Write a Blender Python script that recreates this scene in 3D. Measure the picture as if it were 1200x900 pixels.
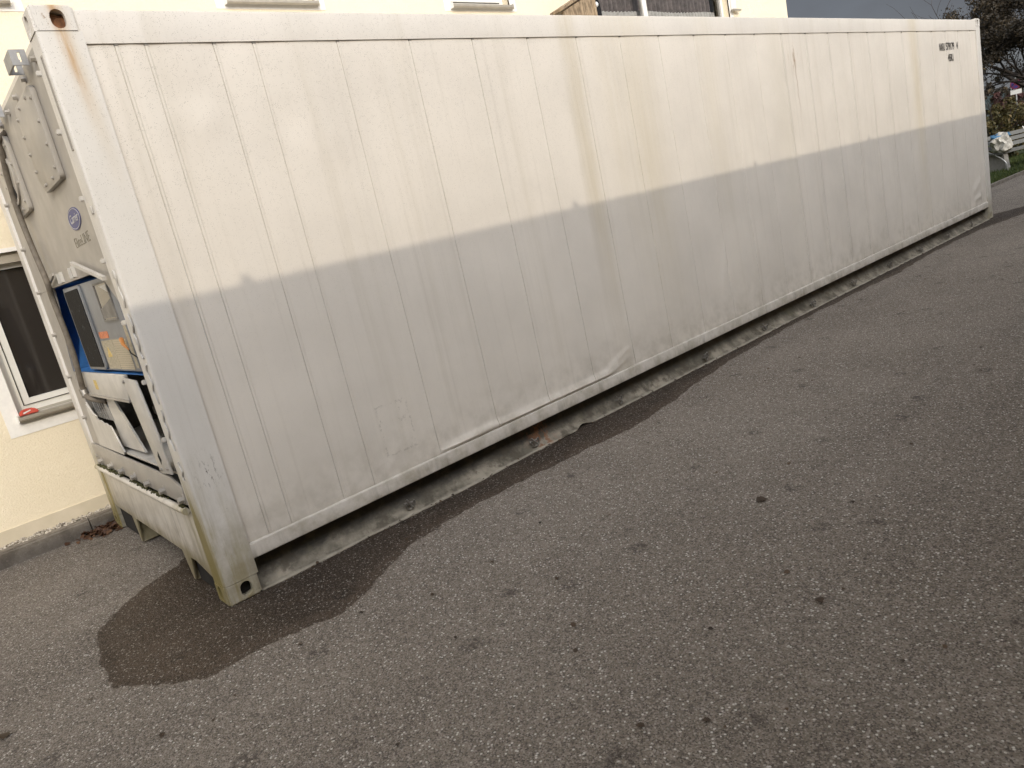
import bpy, bmesh, math, random
import numpy as np
from mathutils import Vector, Matrix, noise

# ------------------------------------------------------------------ scene, camera, sky, sun
for o in list(bpy.data.objects): bpy.data.objects.remove(o)
S = bpy.context.scene
COL = S.collection
S.render.engine = 'CYCLES'
S.cycles.max_bounces = 6; S.cycles.diffuse_bounces = 3; S.cycles.glossy_bounces = 2; S.cycles.transmission_bounces = 4; S.cycles.transparent_max_bounces = 6; S.cycles.caustics_reflective = False; S.cycles.caustics_refractive = False
S.cycles.use_denoising = True; S.cycles.denoising_prefilter = 'NONE'
S.render.resolution_x, S.render.resolution_y = 1024, 768
S.view_settings.view_transform = 'Standard'; S.view_settings.look = 'None'
S.view_settings.exposure = -0.47; S.view_settings.gamma = 1.0
S.view_settings.use_curve_mapping = False

cd = bpy.data.cameras.new('camera'); cam = bpy.data.objects.new('camera', cd); COL.objects.link(cam)
cd.sensor_width = 36.0; cd.sensor_fit = 'HORIZONTAL'; cd.lens = 25.482
cd.clip_start = 0.05; cd.clip_end = 4000
RT = Vector((0.72776947, -0.65116262, -0.21526459)); UP = Vector((0.30494543, 0.0261002, 0.95201211)); FW = Vector((0.61429625, 0.7584893, -0.21756399))
cam.matrix_world = Matrix(((RT.x, UP.x, -FW.x, -0.8824), (RT.y, UP.y, -FW.y, -3.71937), (RT.z, UP.z, -FW.z, 1.58848), (0, 0, 0, 1)))
S.camera = cam

SUN_TO = Vector((-0.40, -1.0, 0.6)).normalized()          # towards the sun
SUN_EL = math.asin(SUN_TO.z); SUN_AZ = math.atan2(SUN_TO.x, SUN_TO.y)
W = bpy.data.worlds.new('World'); S.world = W; W.use_nodes = True
wn = W.node_tree.nodes; wl = W.node_tree.links
for n in list(wn): wn.remove(n)
wo = wn.new('ShaderNodeOutputWorld'); wb = wn.new('ShaderNodeBackground')
sky = wn.new('ShaderNodeTexSky'); sky.sky_type = 'NISHITA'; sky.sun_disc = False
sky.sun_elevation = SUN_EL; sky.sun_rotation = SUN_AZ; sky.altitude = 500; sky.air_density = 1.0; sky.dust_density = 2.0
tc = wn.new('ShaderNodeTexCoord'); mp = wn.new('ShaderNodeMapping'); mp.inputs['Scale'].default_value = (1, 1, 2.6)
cn = wn.new('ShaderNodeTexNoise'); cn.inputs['Scale'].default_value = 2.2; cn.inputs['Detail'].default_value = 7; cn.inputs['Roughness'].default_value = .58
cr = wn.new('ShaderNodeValToRGB'); cr.color_ramp.elements[0].position = .30; cr.color_ramp.elements[1].position = .62
cr.color_ramp.elements[0].color = (.86, .86, .86, 1); cr.color_ramp.elements[1].color = (.97, .97, .97, 1)
# cloud deck: slate grey away from the sun, brightened unseen around it to fill shade
dt = wn.new('ShaderNodeVectorMath'); dt.operation = 'DOT_PRODUCT'; dt.inputs[1].default_value = SUN_TO
nrm = wn.new('ShaderNodeVectorMath'); nrm.operation = 'NORMALIZE'
cc = wn.new('ShaderNodeValToRGB'); cc.color_ramp.interpolation = 'LINEAR'
cc.color_ramp.elements[0].position = .32; cc.color_ramp.elements[0].color = (1.62, 1.68, 1.86, 1)
cc.color_ramp.elements[1].position = 1.0; cc.color_ramp.elements[1].color = (49.0, 49.4, 51.6, 1)
ce = cc.color_ramp.elements.new(.78); ce.color = (6.1, 6.35, 6.8, 1)
ha = wn.new('ShaderNodeMath'); ha.operation = 'MULTIPLY_ADD'; ha.inputs[1].default_value = .5; ha.inputs[2].default_value = .5
cv_ = wn.new('ShaderNodeMapRange'); cv_.inputs[1].default_value = .3; cv_.inputs[2].default_value = .7; cv_.inputs[3].default_value = 1.12; cv_.inputs[4].default_value = .86
cm = wn.new('ShaderNodeVectorMath'); cm.operation = 'SCALE'
mx = wn.new('ShaderNodeMix'); mx.data_type = 'RGBA'
wl.new(tc.outputs['Generated'], mp.inputs['Vector']); wl.new(mp.outputs['Vector'], cn.inputs['Vector'])
wl.new(cn.outputs['Fac'], cr.inputs['Fac'])
wl.new(tc.outputs['Generated'], nrm.inputs[0]); wl.new(nrm.outputs[0], dt.inputs[0]); wl.new(dt.outputs['Value'], ha.inputs[0]); wl.new(ha.outputs[0], cc.inputs['Fac'])
wl.new(cn.outputs['Fac'], cv_.inputs[0]); wl.new(cc.outputs['Color'], cm.inputs[0]); wl.new(cv_.outputs[0], cm.inputs['Scale'])
wl.new(cr.outputs['Color'], mx.inputs['Factor']); wl.new(sky.outputs['Color'], mx.inputs[6]); wl.new(cm.outputs[0], mx.inputs[7])
wl.new(mx.outputs[2], wb.inputs['Color']); wb.inputs['Strength'].default_value = 0.13
wl.new(wb.outputs['Background'], wo.inputs['Surface'])

sl = bpy.data.lights.new('sun', 'SUN'); sl.energy = 2.0; sl.angle = math.radians(0.38); sl.color = (1.0, .89, .72)
so = bpy.data.objects.new('sun', sl); COL.objects.link(so)
so.rotation_euler = (-SUN_TO).to_track_quat('-Z', 'Y').to_euler(); so.location = (0, 0, 30)

# ------------------------------------------------------------------ helpers
rng = random.Random(7)
def link(o, parent=None):
    COL.objects.link(o)
    if parent is not None: o.parent = parent
    return o
def tag(o, label=None, cat=None, group=None, kind=None):
    if label: o['label'] = label
    if cat: o['category'] = cat
    if group: o['group'] = group
    if kind: o['kind'] = kind
    return o
def empty(name, loc=(0, 0, 0)):
    o = bpy.data.objects.new(name, None); o.location = loc; o.empty_display_size = .2
    return link(o)
def obj(name, data, mat, parent=None, smooth=None):
    """data: bmesh or (verts, faces)"""
    me = bpy.data.meshes.new(name)
    if isinstance(data, bmesh.types.BMesh):
        bmesh.ops.recalc_face_normals(data, faces=data.faces[:]); data.to_mesh(me); data.free()
    else:
        me.from_pydata(data[0], [], data[1]); me.update()
    if mat is not None: me.materials.append(mat)
    if smooth:
        me.polygons.foreach_set('use_smooth', [True] * len(me.polygons))
        if smooth < 179: me.set_sharp_from_angle(angle=math.radians(smooth))
    o = bpy.data.objects.new(name, me)
    link(o)
    if parent is not None:
        o.parent = parent
        o.matrix_parent_inverse = Matrix.Translation(-parent.location) if parent.parent is None else Matrix.Identity(4)
    return o
def box(bm, x0, x1, y0, y1, z0, z1):
    vs = [bm.verts.new(p) for p in ((x0, y0, z0), (x1, y0, z0), (x1, y1, z0), (x0, y1, z0), (x0, y0, z1), (x1, y0, z1), (x1, y1, z1), (x0, y1, z1))]
    for f in ((0, 3, 2, 1), (4, 5, 6, 7), (0, 1, 5, 4), (1, 2, 6, 5), (2, 3, 7, 6), (3, 0, 4, 7)): bm.faces.new([vs[i] for i in f])
    return vs
def boxo(name, x0, x1, y0, y1, z0, z1, mat, parent=None, bev=0.0):
    bm = bmesh.new(); box(bm, x0, x1, y0, y1, z0, z1)
    if bev: bmesh.ops.bevel(bm, geom=bm.edges[:], offset=bev, segments=2, affect='EDGES', profile=.5)
    return obj(name, bm, mat, parent, 40 if bev else None)
def prism(bm, pts, axis, a0, a1):
    """extrude a 2D outline along an axis (0: pts are (y,z); 1: (x,z); 2: (x,y))"""
    def P(p, a): return (a, p[0], p[1]) if axis == 0 else ((p[0], a, p[1]) if axis == 1 else (p[0], p[1], a))
    A = [bm.verts.new(P(p, a0)) for p in pts]; B = [bm.verts.new(P(p, a1)) for p in pts]
    n = len(pts); bm.faces.new(A); bm.faces.new(B[::-1])
    for i in range(n): bm.faces.new((A[i], B[i], B[(i + 1) % n], A[(i + 1) % n]))
def plate(name, pts, x0, x1, mat, parent, bev=0.0, axis=0):
    bm = bmesh.new(); prism(bm, pts, axis, x0, x1)
    if bev:
        bmesh.ops.recalc_face_normals(bm, faces=bm.faces[:])
        bmesh.ops.bevel(bm, geom=bm.edges[:], offset=bev, segments=2, affect='EDGES', profile=.5, clamp_overlap=True)
    return obj(name, bm, mat, parent, 40 if bev else None)
def rrect(y0, y1, z0, z1, r, n=5):
    out = []
    for cx, cz, a in ((y1 - r, z1 - r, 0), (y0 + r, z1 - r, 90), (y0 + r, z0 + r, 180), (y1 - r, z0 + r, 270)):
        for i in range(n + 1):
            t = math.radians(a + 90 * i / n); out.append((cx + r * math.cos(t), cz + r * math.sin(t)))
    return out
def catmull(pts, per=6):
    P = [Vector(p) for p in pts]; P = [2 * P[0] - P[1]] + P + [2 * P[-1] - P[-2]]; out = []
    for i in range(1, len(P) - 2):
        a, b, c, d = P[i - 1:i + 3]
        for k in range(per):
            t = k / per
            out.append(.5 * ((2 * b) + (c - a) * t + (2 * a - 5 * b + 4 * c - d) * t * t + (3 * b - a - 3 * c + d) * t ** 3))
    out.append(P[-2]); return out
def tube(bm, pts, r, n=8, cap=True):
    pts = [Vector(p) for p in pts]; rs = r if isinstance(r, (list, tuple)) else [r] * len(pts)
    rings = []; prev = None
    for i, p in enumerate(pts):
        t = (pts[min(i + 1, len(pts) - 1)] - pts[max(i - 1, 0)]).normalized()
        if prev is None:
            u = t.orthogonal().normalized()
        else:
            u = (prev - t * prev.dot(t)); u = u.normalized() if u.length > 1e-6 else t.orthogonal().normalized()
        prev = u; v = t.cross(u)
        rings.append([bm.verts.new(p + (u * math.cos(2 * math.pi * k / n) + v * math.sin(2 * math.pi * k / n)) * rs[i]) for k in range(n)])
    for a, b in zip(rings, rings[1:]):
        for k in range(n): bm.faces.new((a[k], a[(k + 1) % n], b[(k + 1) % n], b[k]))
    if cap:
        bm.faces.new(rings[0][::-1]); bm.faces.new(rings[-1])
def tubeo(name, pts, r, mat, parent=None, n=8):
    bm = bmesh.new(); tube(bm, pts, r, n); return obj(name, bm, mat, parent, 50)
def nz(x, y=0., z=0.): return noise.noise(Vector((x, y, z)))

# ------------------------------------------------------------------ node materials
class N:
    """small node-building helper"""
    def __init__(s, name):
        s.m = bpy.data.materials.new(name); s.m.use_nodes = True; s.t = s.m.node_tree
        for n in list(s.t.nodes): s.t.nodes.remove(n)
        s.out = s.t.nodes.new('ShaderNodeOutputMaterial'); s.b = s.t.nodes.new('ShaderNodeBsdfPrincipled')
        s.t.links.new(s.b.outputs[0], s.out.inputs[0])
    def new(s, typ, **kw):
        n = s.t.nodes.new(typ)
        for k, v in kw.items(): setattr(n, k, v)
        return n
    def set(s, sock, v):
        if isinstance(v, bpy.types.NodeSocket): s.t.links.new(v, sock)
        elif isinstance(v, (tuple, list)) and len(v) == 3 and sock.type == 'RGBA': sock.default_value = (*v, 1)
        else: sock.default_value = v
    def pos(s):
        if not hasattr(s, '_p'): s._p = s.new('ShaderNodeNewGeometry').outputs['Position']
        return s._p
    def xyz(s):
        if not hasattr(s, '_x'):
            n = s.new('ShaderNodeSeparateXYZ'); s.set(n.inputs[0], s.pos()); s._x = n.outputs
        return s._x
    def mat(s, op, a, b=0., c=0., clamp=False):
        n = s.new('ShaderNodeMath', operation=op, use_clamp=clamp)
        s.set(n.inputs[0], a); s.set(n.inputs[1], b); s.set(n.inputs[2], c); return n.outputs[0]
    def mul(s, a, b): return s.mat('MULTIPLY', a, b)
    def scale(s, sc, off=(0, 0, 0), src=None):
        n = s.new('ShaderNodeMapping'); s.set(n.inputs[0], src or s.pos()); n.inputs['Location'].default_value = off; n.inputs['Scale'].default_value = sc; return n.outputs[0]
    def noise(s, sc, det=4, rough=.55, vec=None, color=False, dist=0.):
        n = s.new('ShaderNodeTexNoise'); s.set(n.inputs['Vector'], vec or s.pos()); n.inputs['Scale'].default_value = sc; n.inputs['Detail'].default_value = det; n.inputs['Roughness'].default_value = rough; n.inputs['Distortion'].default_value = dist
        return n.outputs['Color' if color else 'Fac']
    def voro(s, sc, vec=None, feat='F1', out='Distance', rand=1., dim='3D'):
        n = s.new('ShaderNodeTexVoronoi', feature=feat, voronoi_dimensions=dim); s.set(n.inputs['Vector'], vec or s.pos()); n.inputs['Scale'].default_value = sc; n.inputs['Randomness'].default_value = rand; return n.outputs[out]
    def ramp(s, f, *stops, interp='LINEAR'):
        n = s.new('ShaderNodeValToRGB'); n.color_ramp.interpolation = interp; e = n.color_ramp.elements
        while len(e) < len(stops): e.new(.5)
        for el, (p, c) in zip(e, stops):
            el.position = p; el.color = (c, c, c, 1) if isinstance(c, (int, float)) else (*c, 1)
        s.set(n.inputs[0], f); return n.outputs[0]
    def mr(s, f, a, b, c=0., d=1., smooth=True):
        n = s.new('ShaderNodeMapRange', interpolation_type='SMOOTHSTEP' if smooth else 'LINEAR'); s.set(n.inputs[0], f)
        for i, v in enumerate((a, b, c, d)): n.inputs[i + 1].default_value = v
        return n.outputs[0]
    def mix(s, f, a, b, mode='MIX'):
        n = s.new('ShaderNodeMix', data_type='RGBA', blend_type=mode); s.set(n.inputs[0], f); s.set(n.inputs[6], a); s.set(n.inputs[7], b); return n.outputs[2]
    def bump(s, h, strength=.3, dist=.01):
        n = s.new('ShaderNodeBump'); n.inputs['Strength'].default_value = strength; n.inputs['Distance'].default_value = dist; s.set(n.inputs['Height'], h); s.t.links.new(n.outputs[0], s.b.inputs['Normal']); return n
    def fin(s, color, rough=.5, metal=0., spec=None):
        s.set(s.b.inputs['Base Color'], color); s.set(s.b.inputs['Roughness'], rough); s.set(s.b.inputs['Metallic'], metal)
        if spec is not None: s.set(s.b.inputs['Specular IOR Level'], spec)
        return s.m
    def gauss(s, v, c, w):
        d = s.mat('DIVIDE', s.mat('SUBTRACT', v, c), w); return s.mat('POWER', 2.718, s.mul(s.mul(d, d), -1.))

def plain(name, col, rough=.6, metal=0., var=.15, sc=12., bump=.0):
    m = N(name); f = m.noise(sc, 5, .6)
    c = m.mix(m.mr(f, .3, .7, 0, 1), tuple(v * (1 - var) for v in col), tuple(min(1, v * (1 + var * .6)) for v in col))
    if bump: m.bump(m.noise(sc * 6, 3), bump, .004)
    return m.fin(c, rough, metal)

def paint(name, base=(.71, .66, .588), specks=True, streaks=True, grime=.28, algae=False, rustpost=False, rough=.42):
    m = N(name); x, y, z = m.xyz()
    c = m.mix(m.mr(m.noise(1.3, 5, .6), .3, .7), tuple(v * .93 for v in base), tuple(v * 1.03 for v in base))
    sv = m.noise(1., 6, .65, m.scale((7, 7, .22)))                         # rain runs
    c = m.mix(m.mul(m.mr(sv, .52, .78), .22), c, (.40, .35, .25))
    sv2 = m.noise(1., 4, .6, m.scale((34, 34, .5)))
    c = m.mix(m.mul(m.mr(sv2, .55, .8), .13), c, (.33, .29, .23))
    if streaks:
        xw = m.mat('ADD', x, m.mul(m.mat('SUBTRACT', m.noise(2.5, 3), .5), .12)); sn = m.mr(m.noise(1, 3, .6, m.scale((30, 30, 1.))), .3, .7, .5, 1.)
        for x0, w, k, z0, col in ((3.33, .08, .40, 1.0, (.46, .38, .22)), (3.70, .16, .16, 1.2, (.50, .42, .25)), (4.05, .20, .26, .9, (.55, .46, .27)), (5.05, .12, .18, 1.2, (.50, .43, .28)), (9.66, .14, .36, 1.0, (.52, .42, .22)), (6.25, .16, .16, 1., (.5, .45, .3)), (.53, .05, .08, 1.4, (.5, .43, .3))):
            f = m.mul(m.mul(m.gauss(xw, x0, w), m.mr(z, z0 - .5, z0 + .9, .25, 1)), m.mul(sn, k))
            c = m.mix(f, c, col)
        xr = m.mat('ADD', x, m.mul(m.mat('SUBTRACT', m.noise(9, 2), .5), .05))
        f = m.mul(m.gauss(xr, 6.585, .010), m.mr(z, 1.75, 2.5, .1, 1)); f = m.mul(f, m.mr(z, 2.60, 2.50, 0, 1)); f = m.mul(f, m.mr(z, 1.7, 1.8))
        c = m.mix(m.mul(f, .45), c, (.22, .11, .045))
        f2 = m.mul(m.mul(m.gauss(x, 6.57, .10), m.gauss(z, 2.52, .11)), m.mr(m.noise(1, 5, .7, m.scale((26, 26, 4))), .50, .62))
        c = m.mix(m.mul(f2, .8), c, (.25, .14, .06))
        # ghost of a removed label
        fx = m.mat('ABSOLUTE', m.mat('SUBTRACT', x, 1.20)); fz = m.mat('ABSOLUTE', m.mat('SUBTRACT', z, .55)); fm = m.mat('MAXIMUM', m.mat('SUBTRACT', fx, .105), m.mat('SUBTRACT', fz, .15))
        rag = m.noise(55, 5, .75); f = m.mul(m.mr(m.mat('ABSOLUTE', fm), .010, .003), m.mr(rag, .49, .58, 0, .32)); c = m.mix(f, c, (.24, .21, .17))
        f = m.mul(m.mr(fm, .0, -.01), m.mul(m.mr(rag, .57, .62), m.mr(m.noise(9, 3), .5, .6, 0, .45))); c = m.mix(f, c, (.30, .27, .22))
    if specks:
        d = m.voro(170); pick = m.noise(55, 2)
        dens = m.mul(m.mr(z, 1.0, 2.8, .14, .80), m.mr(x, 7, .5, .35, 1))
        f = m.mul(m.mr(d, .30, .16), m.mr(pick, .44, .60)); c = m.mix(m.mul(f, dens), c, (.17, .15, .12))
        d2 = m.voro(38); f = m.mul(m.mr(d2, .085, .05), m.mr(m.noise(2.2, 3), .55, .66)); c = m.mix(m.mul(f, m.mr(z, 1.8, 2.85, .05, .85)), c, (.10, .085, .07))
    g = m.mul(m.mr(z, .75, .0), m.mr(m.noise(7, 6, .65), .35, .72)); c = m.mix(m.mul(g, grime * 2), c, (.27, .235, .17))
    g = m.mul(m.mr(z, .34, .16), m.mr(m.noise(1, 5, .65, m.scale((9, 9, 1.5))), .50, .68)); c = m.mix(m.mul(g, .5), c, (.15, .13, .095))
    if algae == 'edge':
        ye = m.mat('MINIMUM', m.mat('SUBTRACT', y, .13), m.mat('SUBTRACT', 2.30, y)); nn = m.noise(1, 6, .65, m.scale((14, 14, 1.6)))
        a = m.mul(m.mr(ye, .32, .0), m.mr(nn, .30, .6, .1, 1.)); a2 = m.mul(m.mr(m.mat('ADD', z, m.mul(m.mat('SUBTRACT', nn, .5), .16)), .27, .17), .8)
        c = m.mix(m.mul(m.mat('MAXIMUM', a, a2), .8), c, (.27, .225, .085))
        c = m.mix(m.mul(m.mr(m.noise(1, 5, .65, m.scale((20, 20, 1.1))), .5, .7), .35), c, (.22, .20, .165))
    elif algae:
        a = m.mul(m.mr(z, 1.0, .12), m.mr(m.noise(1, 6, .65, m.scale((14, 14, 1.6))), .44, .66)); a = m.mul(a, m.mr(x, .17, -.01, .35, 1.0)); a = m.mat('ADD', a, m.mul(m.mr(z, .95, .1), m.mul(m.mr(x, .012, .002), m.mr(m.noise(1, 4, .6, m.scale((9, 9, 1.2))), .25, .6, .35, 1.))), clamp=True)
        c = m.mix(m.mul(m.mr(m.mat('ADD', z, m.mul(m.mat('SUBTRACT', m.noise(6, 5, .7), .5), .35)), .42, .05), .55), c, (.30, .26, .16))
        c = m.mix(m.mul(a, .95), c, (.25, .205, .075))
        sp = m.mul(m.mr(m.voro(60), .2, .1), m.mr(m.noise(11, 3), .55, .65)); c = m.mix(m.mul(sp, m.mr(z, 1.0, .1, 0, .9)), c, (.08, .07, .05))
    if rustpost:
        xc = m.mat('ADD', .093, m.mul(m.mat('SUBTRACT', 2.9, z), .05))
        xw = m.mat('ADD', x, m.mul(m.mat('SUBTRACT', m.noise(14, 3), .5), .02))
        f = m.mul(m.gauss(m.mat('SUBTRACT', xw, xc), 0., .020), m.mr(z, 2.35, 2.78, 0, 1)); f = m.mul(f, m.mr(m.noise(1, 3, .6, m.scale((60, 60, 5))), .25, .6))
        c = m.mix(m.mul(f, .8), c, (.42, .21, .06))
        f = m.mul(m.gauss(m.mat('SUBTRACT', xw, xc), .01, .035), m.mr(z, 1.9, 2.75, 0, .30)); c = m.mix(f, c, (.50, .36, .17))
        # worn, scraped patch low on the post
        f = m.mul(m.mul(m.gauss(x, .10, .05), m.gauss(z, .70, .09)), m.mr(m.noise(1, 5, .75, m.scale((60, 60, 16))), .54, .62)); c = m.mix(f, c, (.12, .10, .075))
        f = m.mul(m.mul(m.gauss(x, .07, .06), m.gauss(z, 2.84, .05)), m.mr(m.noise(28, 4, .7), .58, .64)); c = m.mix(m.mul(f, .8), c, (.30, .20, .12))
    h = m.mat('ADD', m.noise(3.2, 3, .5), m.mul(m.noise(240, 2), .02)); m.bump(h, .25, .02)
    return m.fin(c, m.mr(m.noise(6, 3), .3, .7, rough - .06, rough + .12), 0, .4)

M = {}
M['side'] = paint('container_paint')
M['post'] = paint('corner_paint', algae=True, grime=.42, rustpost=True, streaks=False, base=(.68, .65, .60))
M['rail'] = paint('rail_paint', streaks=True, grime=.42, base=(.66, .62, .56))
M['lowrail'] = paint('bottom_rail_paint', streaks=False, grime=.45, base=(.57, .53, .475))
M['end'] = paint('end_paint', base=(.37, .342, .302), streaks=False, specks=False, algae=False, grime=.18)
M['base'] = paint('base_paint', base=(.66, .62, .55), streaks=False, specks=False, algae='edge', grime=.35)
M['endwhite'] = plain('clean_white_sheet', (.55, .525, .48), .45, 0, .10, 9)
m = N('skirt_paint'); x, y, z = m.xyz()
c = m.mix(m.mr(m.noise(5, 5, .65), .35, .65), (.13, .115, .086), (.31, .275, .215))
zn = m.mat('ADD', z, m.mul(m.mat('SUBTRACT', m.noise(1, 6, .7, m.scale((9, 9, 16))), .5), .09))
c = m.mix(m.mul(m.mr(zn, .028, .098), m.mr(x, 6.5, 1.5, .6, .97)), c, (.030, .027, .022))  # upper part blackened: shade of the recess painted in, plus dirt
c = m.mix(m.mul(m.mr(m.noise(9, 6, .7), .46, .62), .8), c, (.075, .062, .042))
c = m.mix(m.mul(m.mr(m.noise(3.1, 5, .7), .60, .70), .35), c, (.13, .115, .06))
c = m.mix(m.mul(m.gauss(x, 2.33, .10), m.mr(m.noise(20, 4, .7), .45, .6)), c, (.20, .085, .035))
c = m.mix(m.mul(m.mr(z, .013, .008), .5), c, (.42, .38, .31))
m.bump(m.noise(30, 4), .3, .01); M['skirt'] = m.fin(c, .7)
M['dark'] = plain('dark_metal_and_hole_shade', (.014, .013, .012), .95, 0, .3)  # near black for dark parts and for shade painted into holes
M['grey'] = plain('grey_metal_sheet', (.33, .33, .33), .5, .3, .2, 14)
M['midgrey'] = plain('dull_interior_metal', (.20, .19, .175), .6, .2, .3, 14)
M['boxgrey'] = plain('control_box_grey', (.19, .20, .215), .45, .1, .12, 10)
M['blue'] = plain('blue_paint', (.04, .17, .45), .45, 0, .25, 9)
M['rubber'] = plain('weathered_cable', (.16, .135, .105), .75, 0, .25, 30)
M['rust'] = plain('rusty_steel', (.20, .09, .04), .85, .1, .4, 40, .4)
M['steel'] = plain('dull_steel', (.28, .26, .23), .45, .7, .25, 40)
M['orange'] = plain('orange_plastic', (.48, .19, .05), .5, 0, .1)
M['logoblue'] = plain('logo_blue', (.055, .065, .20), .5, 0, .15, 60)
M['logowhite'] = plain('logo_white', (.55, .54, .55), .5, 0, .1)
M['ink'] = plain('stencil_ink', (.06, .055, .05), .6, 0, .2, 80)
M['inkgrey'] = plain('faded_lettering', (.20, .18, .13), .6, 0, .35, 80)
M['tagyellow'] = plain('yellow_tag', (.62, .46, .16), .6, 0, .2, 80)
M['tagorange'] = plain('orange_sticker', (.62, .20, .09), .6, 0, .3, 60)
m = N('black_perforated_plastic'); d = m.voro(70); f = m.mr(m.noise(26, 5, .75), .60, .72)
c = m.mix(m.mul(f, .8), (.010, .010, .011), (.15, .16, .18)); m.bump(d, .3, .006); M['blackgrid'] = m.fin(c, .75, 0, .15)
m = N('printed_paper'); x, y, z = m.xyz()
w = m.mat('SINE', m.mul(z, 520.)); w2 = m.noise(1., 2, .6, m.scale((1, 90, 400)))
f = m.mul(m.mr(w, .1, .5), m.mr(w2, .42, .55)); c = m.mix(m.mul(f, .55), (.46, .40, .29), (.17, .145, .11)); M['paper'] = m.fin(c, .7)
M['diagram'] = plain('faded_diagram', (.42, .37, .27), .7, 0, .25, 70)

# building
m = N('cream_stucco'); c = m.mix(m.mr(m.noise(1.1, 5, .6), .3, .7), (.83, .73, .545), (.87, .77, .585)); c = m.mix(m.mul(m.mr(m.noise(60, 4, .7), .4, .7), .25), c, (.74, .64, .47))
m.bump(m.noise(85, 4, .7), .55, .012); M['stucco'] = m.fin(c, .92, 0, .2)
m = N('plinth_render'); c = m.mix(m.mr(m.noise(5, 5, .6), .3, .7), (.58, .51, .38), (.66, .58, .45)); m.bump(m.noise(60, 3), .2, .005); M['plinth'] = m.fin(c, .85, 0, .2)
M['surround'] = plain('white_surround_paint', (.82, .79, .73), .85, 0, .05, 20, .2)
M['frame'] = plain('white_window_frame', (.80, .78, .72), .35, 0, .05, 8)
M['sill'] = plain('aluminium_sill', (.42, .38, .31), .4, .4, .12, 10)
m = N('window_glass'); m.bump(m.noise(2.5, 2), .03, .02); M['glass'] = m.fin((.028, .024, .021), .05, 0, .5)
M['clearglass'] = plain('thin_glass', (.5, .5, .5), .05)
g = N('clear_glass'); gt_ = g.new('ShaderNodeBsdfTransparent'); gt_.inputs[0].default_value = (.9, .9, .9, 1); gg = g.new('ShaderNodeBsdfGlossy'); gg.inputs['Roughness'].default_value = .03
fr_ = g.new('ShaderNodeFresnel'); fr_.inputs[0].default_value = 1.45; ms_ = g.new('ShaderNodeMixShader'); g.t.links.new(fr_.outputs[0], ms_.inputs[0]); g.t.links.new(gt_.outputs[0], ms_.inputs[1]); g.t.links.new(gg.outputs[0], ms_.inputs[2]); g.t.links.new(ms_.outputs[0], g.out.inputs[0]); M['clearglass'] = g.m
M['curtain'] = plain('lace_curtain', (.62, .61, .58), .9, 0, .2, 30)
M['curtaindark'] = plain('dark_room', (.22, .19, .18), .9, 0, .4, 12)
m = N('old_brown_board'); c = m.mix(m.mr(m.noise(1, 5, .7, m.scale((30, 30, 9))), .35, .65), (.14, .10, .06), (.36, .27, .17)); M['brownboard'] = m.fin(c, .8)
M['blacklamp'] = plain('black_lantern', (.012, .012, .012), .25, .2, .1)
M['lampglass'] = plain('white_lamp_glass', (.7, .72, .72), .15, 0, .05)
m = N('roof_tiles'); c = m.mix(m.mr(m.noise(3, 5), .3, .7), (.16, .07, .045), (.24, .11, .07)); M['rooftile'] = m.fin(c, .85)
M['concrete'] = None
m = N('kerb_concrete'); c = m.mix(m.mr(m.noise(9, 6, .65), .32, .68), (.115, .098, .078), (.20, .175, .145)); c = m.mix(m.mul(m.mr(m.voro(140, out='Color'), .75, .95), .4), c, (.30, .27, .23)); m.bump(m.noise(70, 4), .5, .01); M['kerb'] = m.fin(c, .9)
m = N('light_gravel'); m_i = m.new('ShaderNodeObjectInfo'); c = m.mix(m.mr(m.noise(37, 2), .3, .7), (.20, .17, .13), (.58, .53, .45)); M['gravel'] = m.fin(c, .85)

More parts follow.
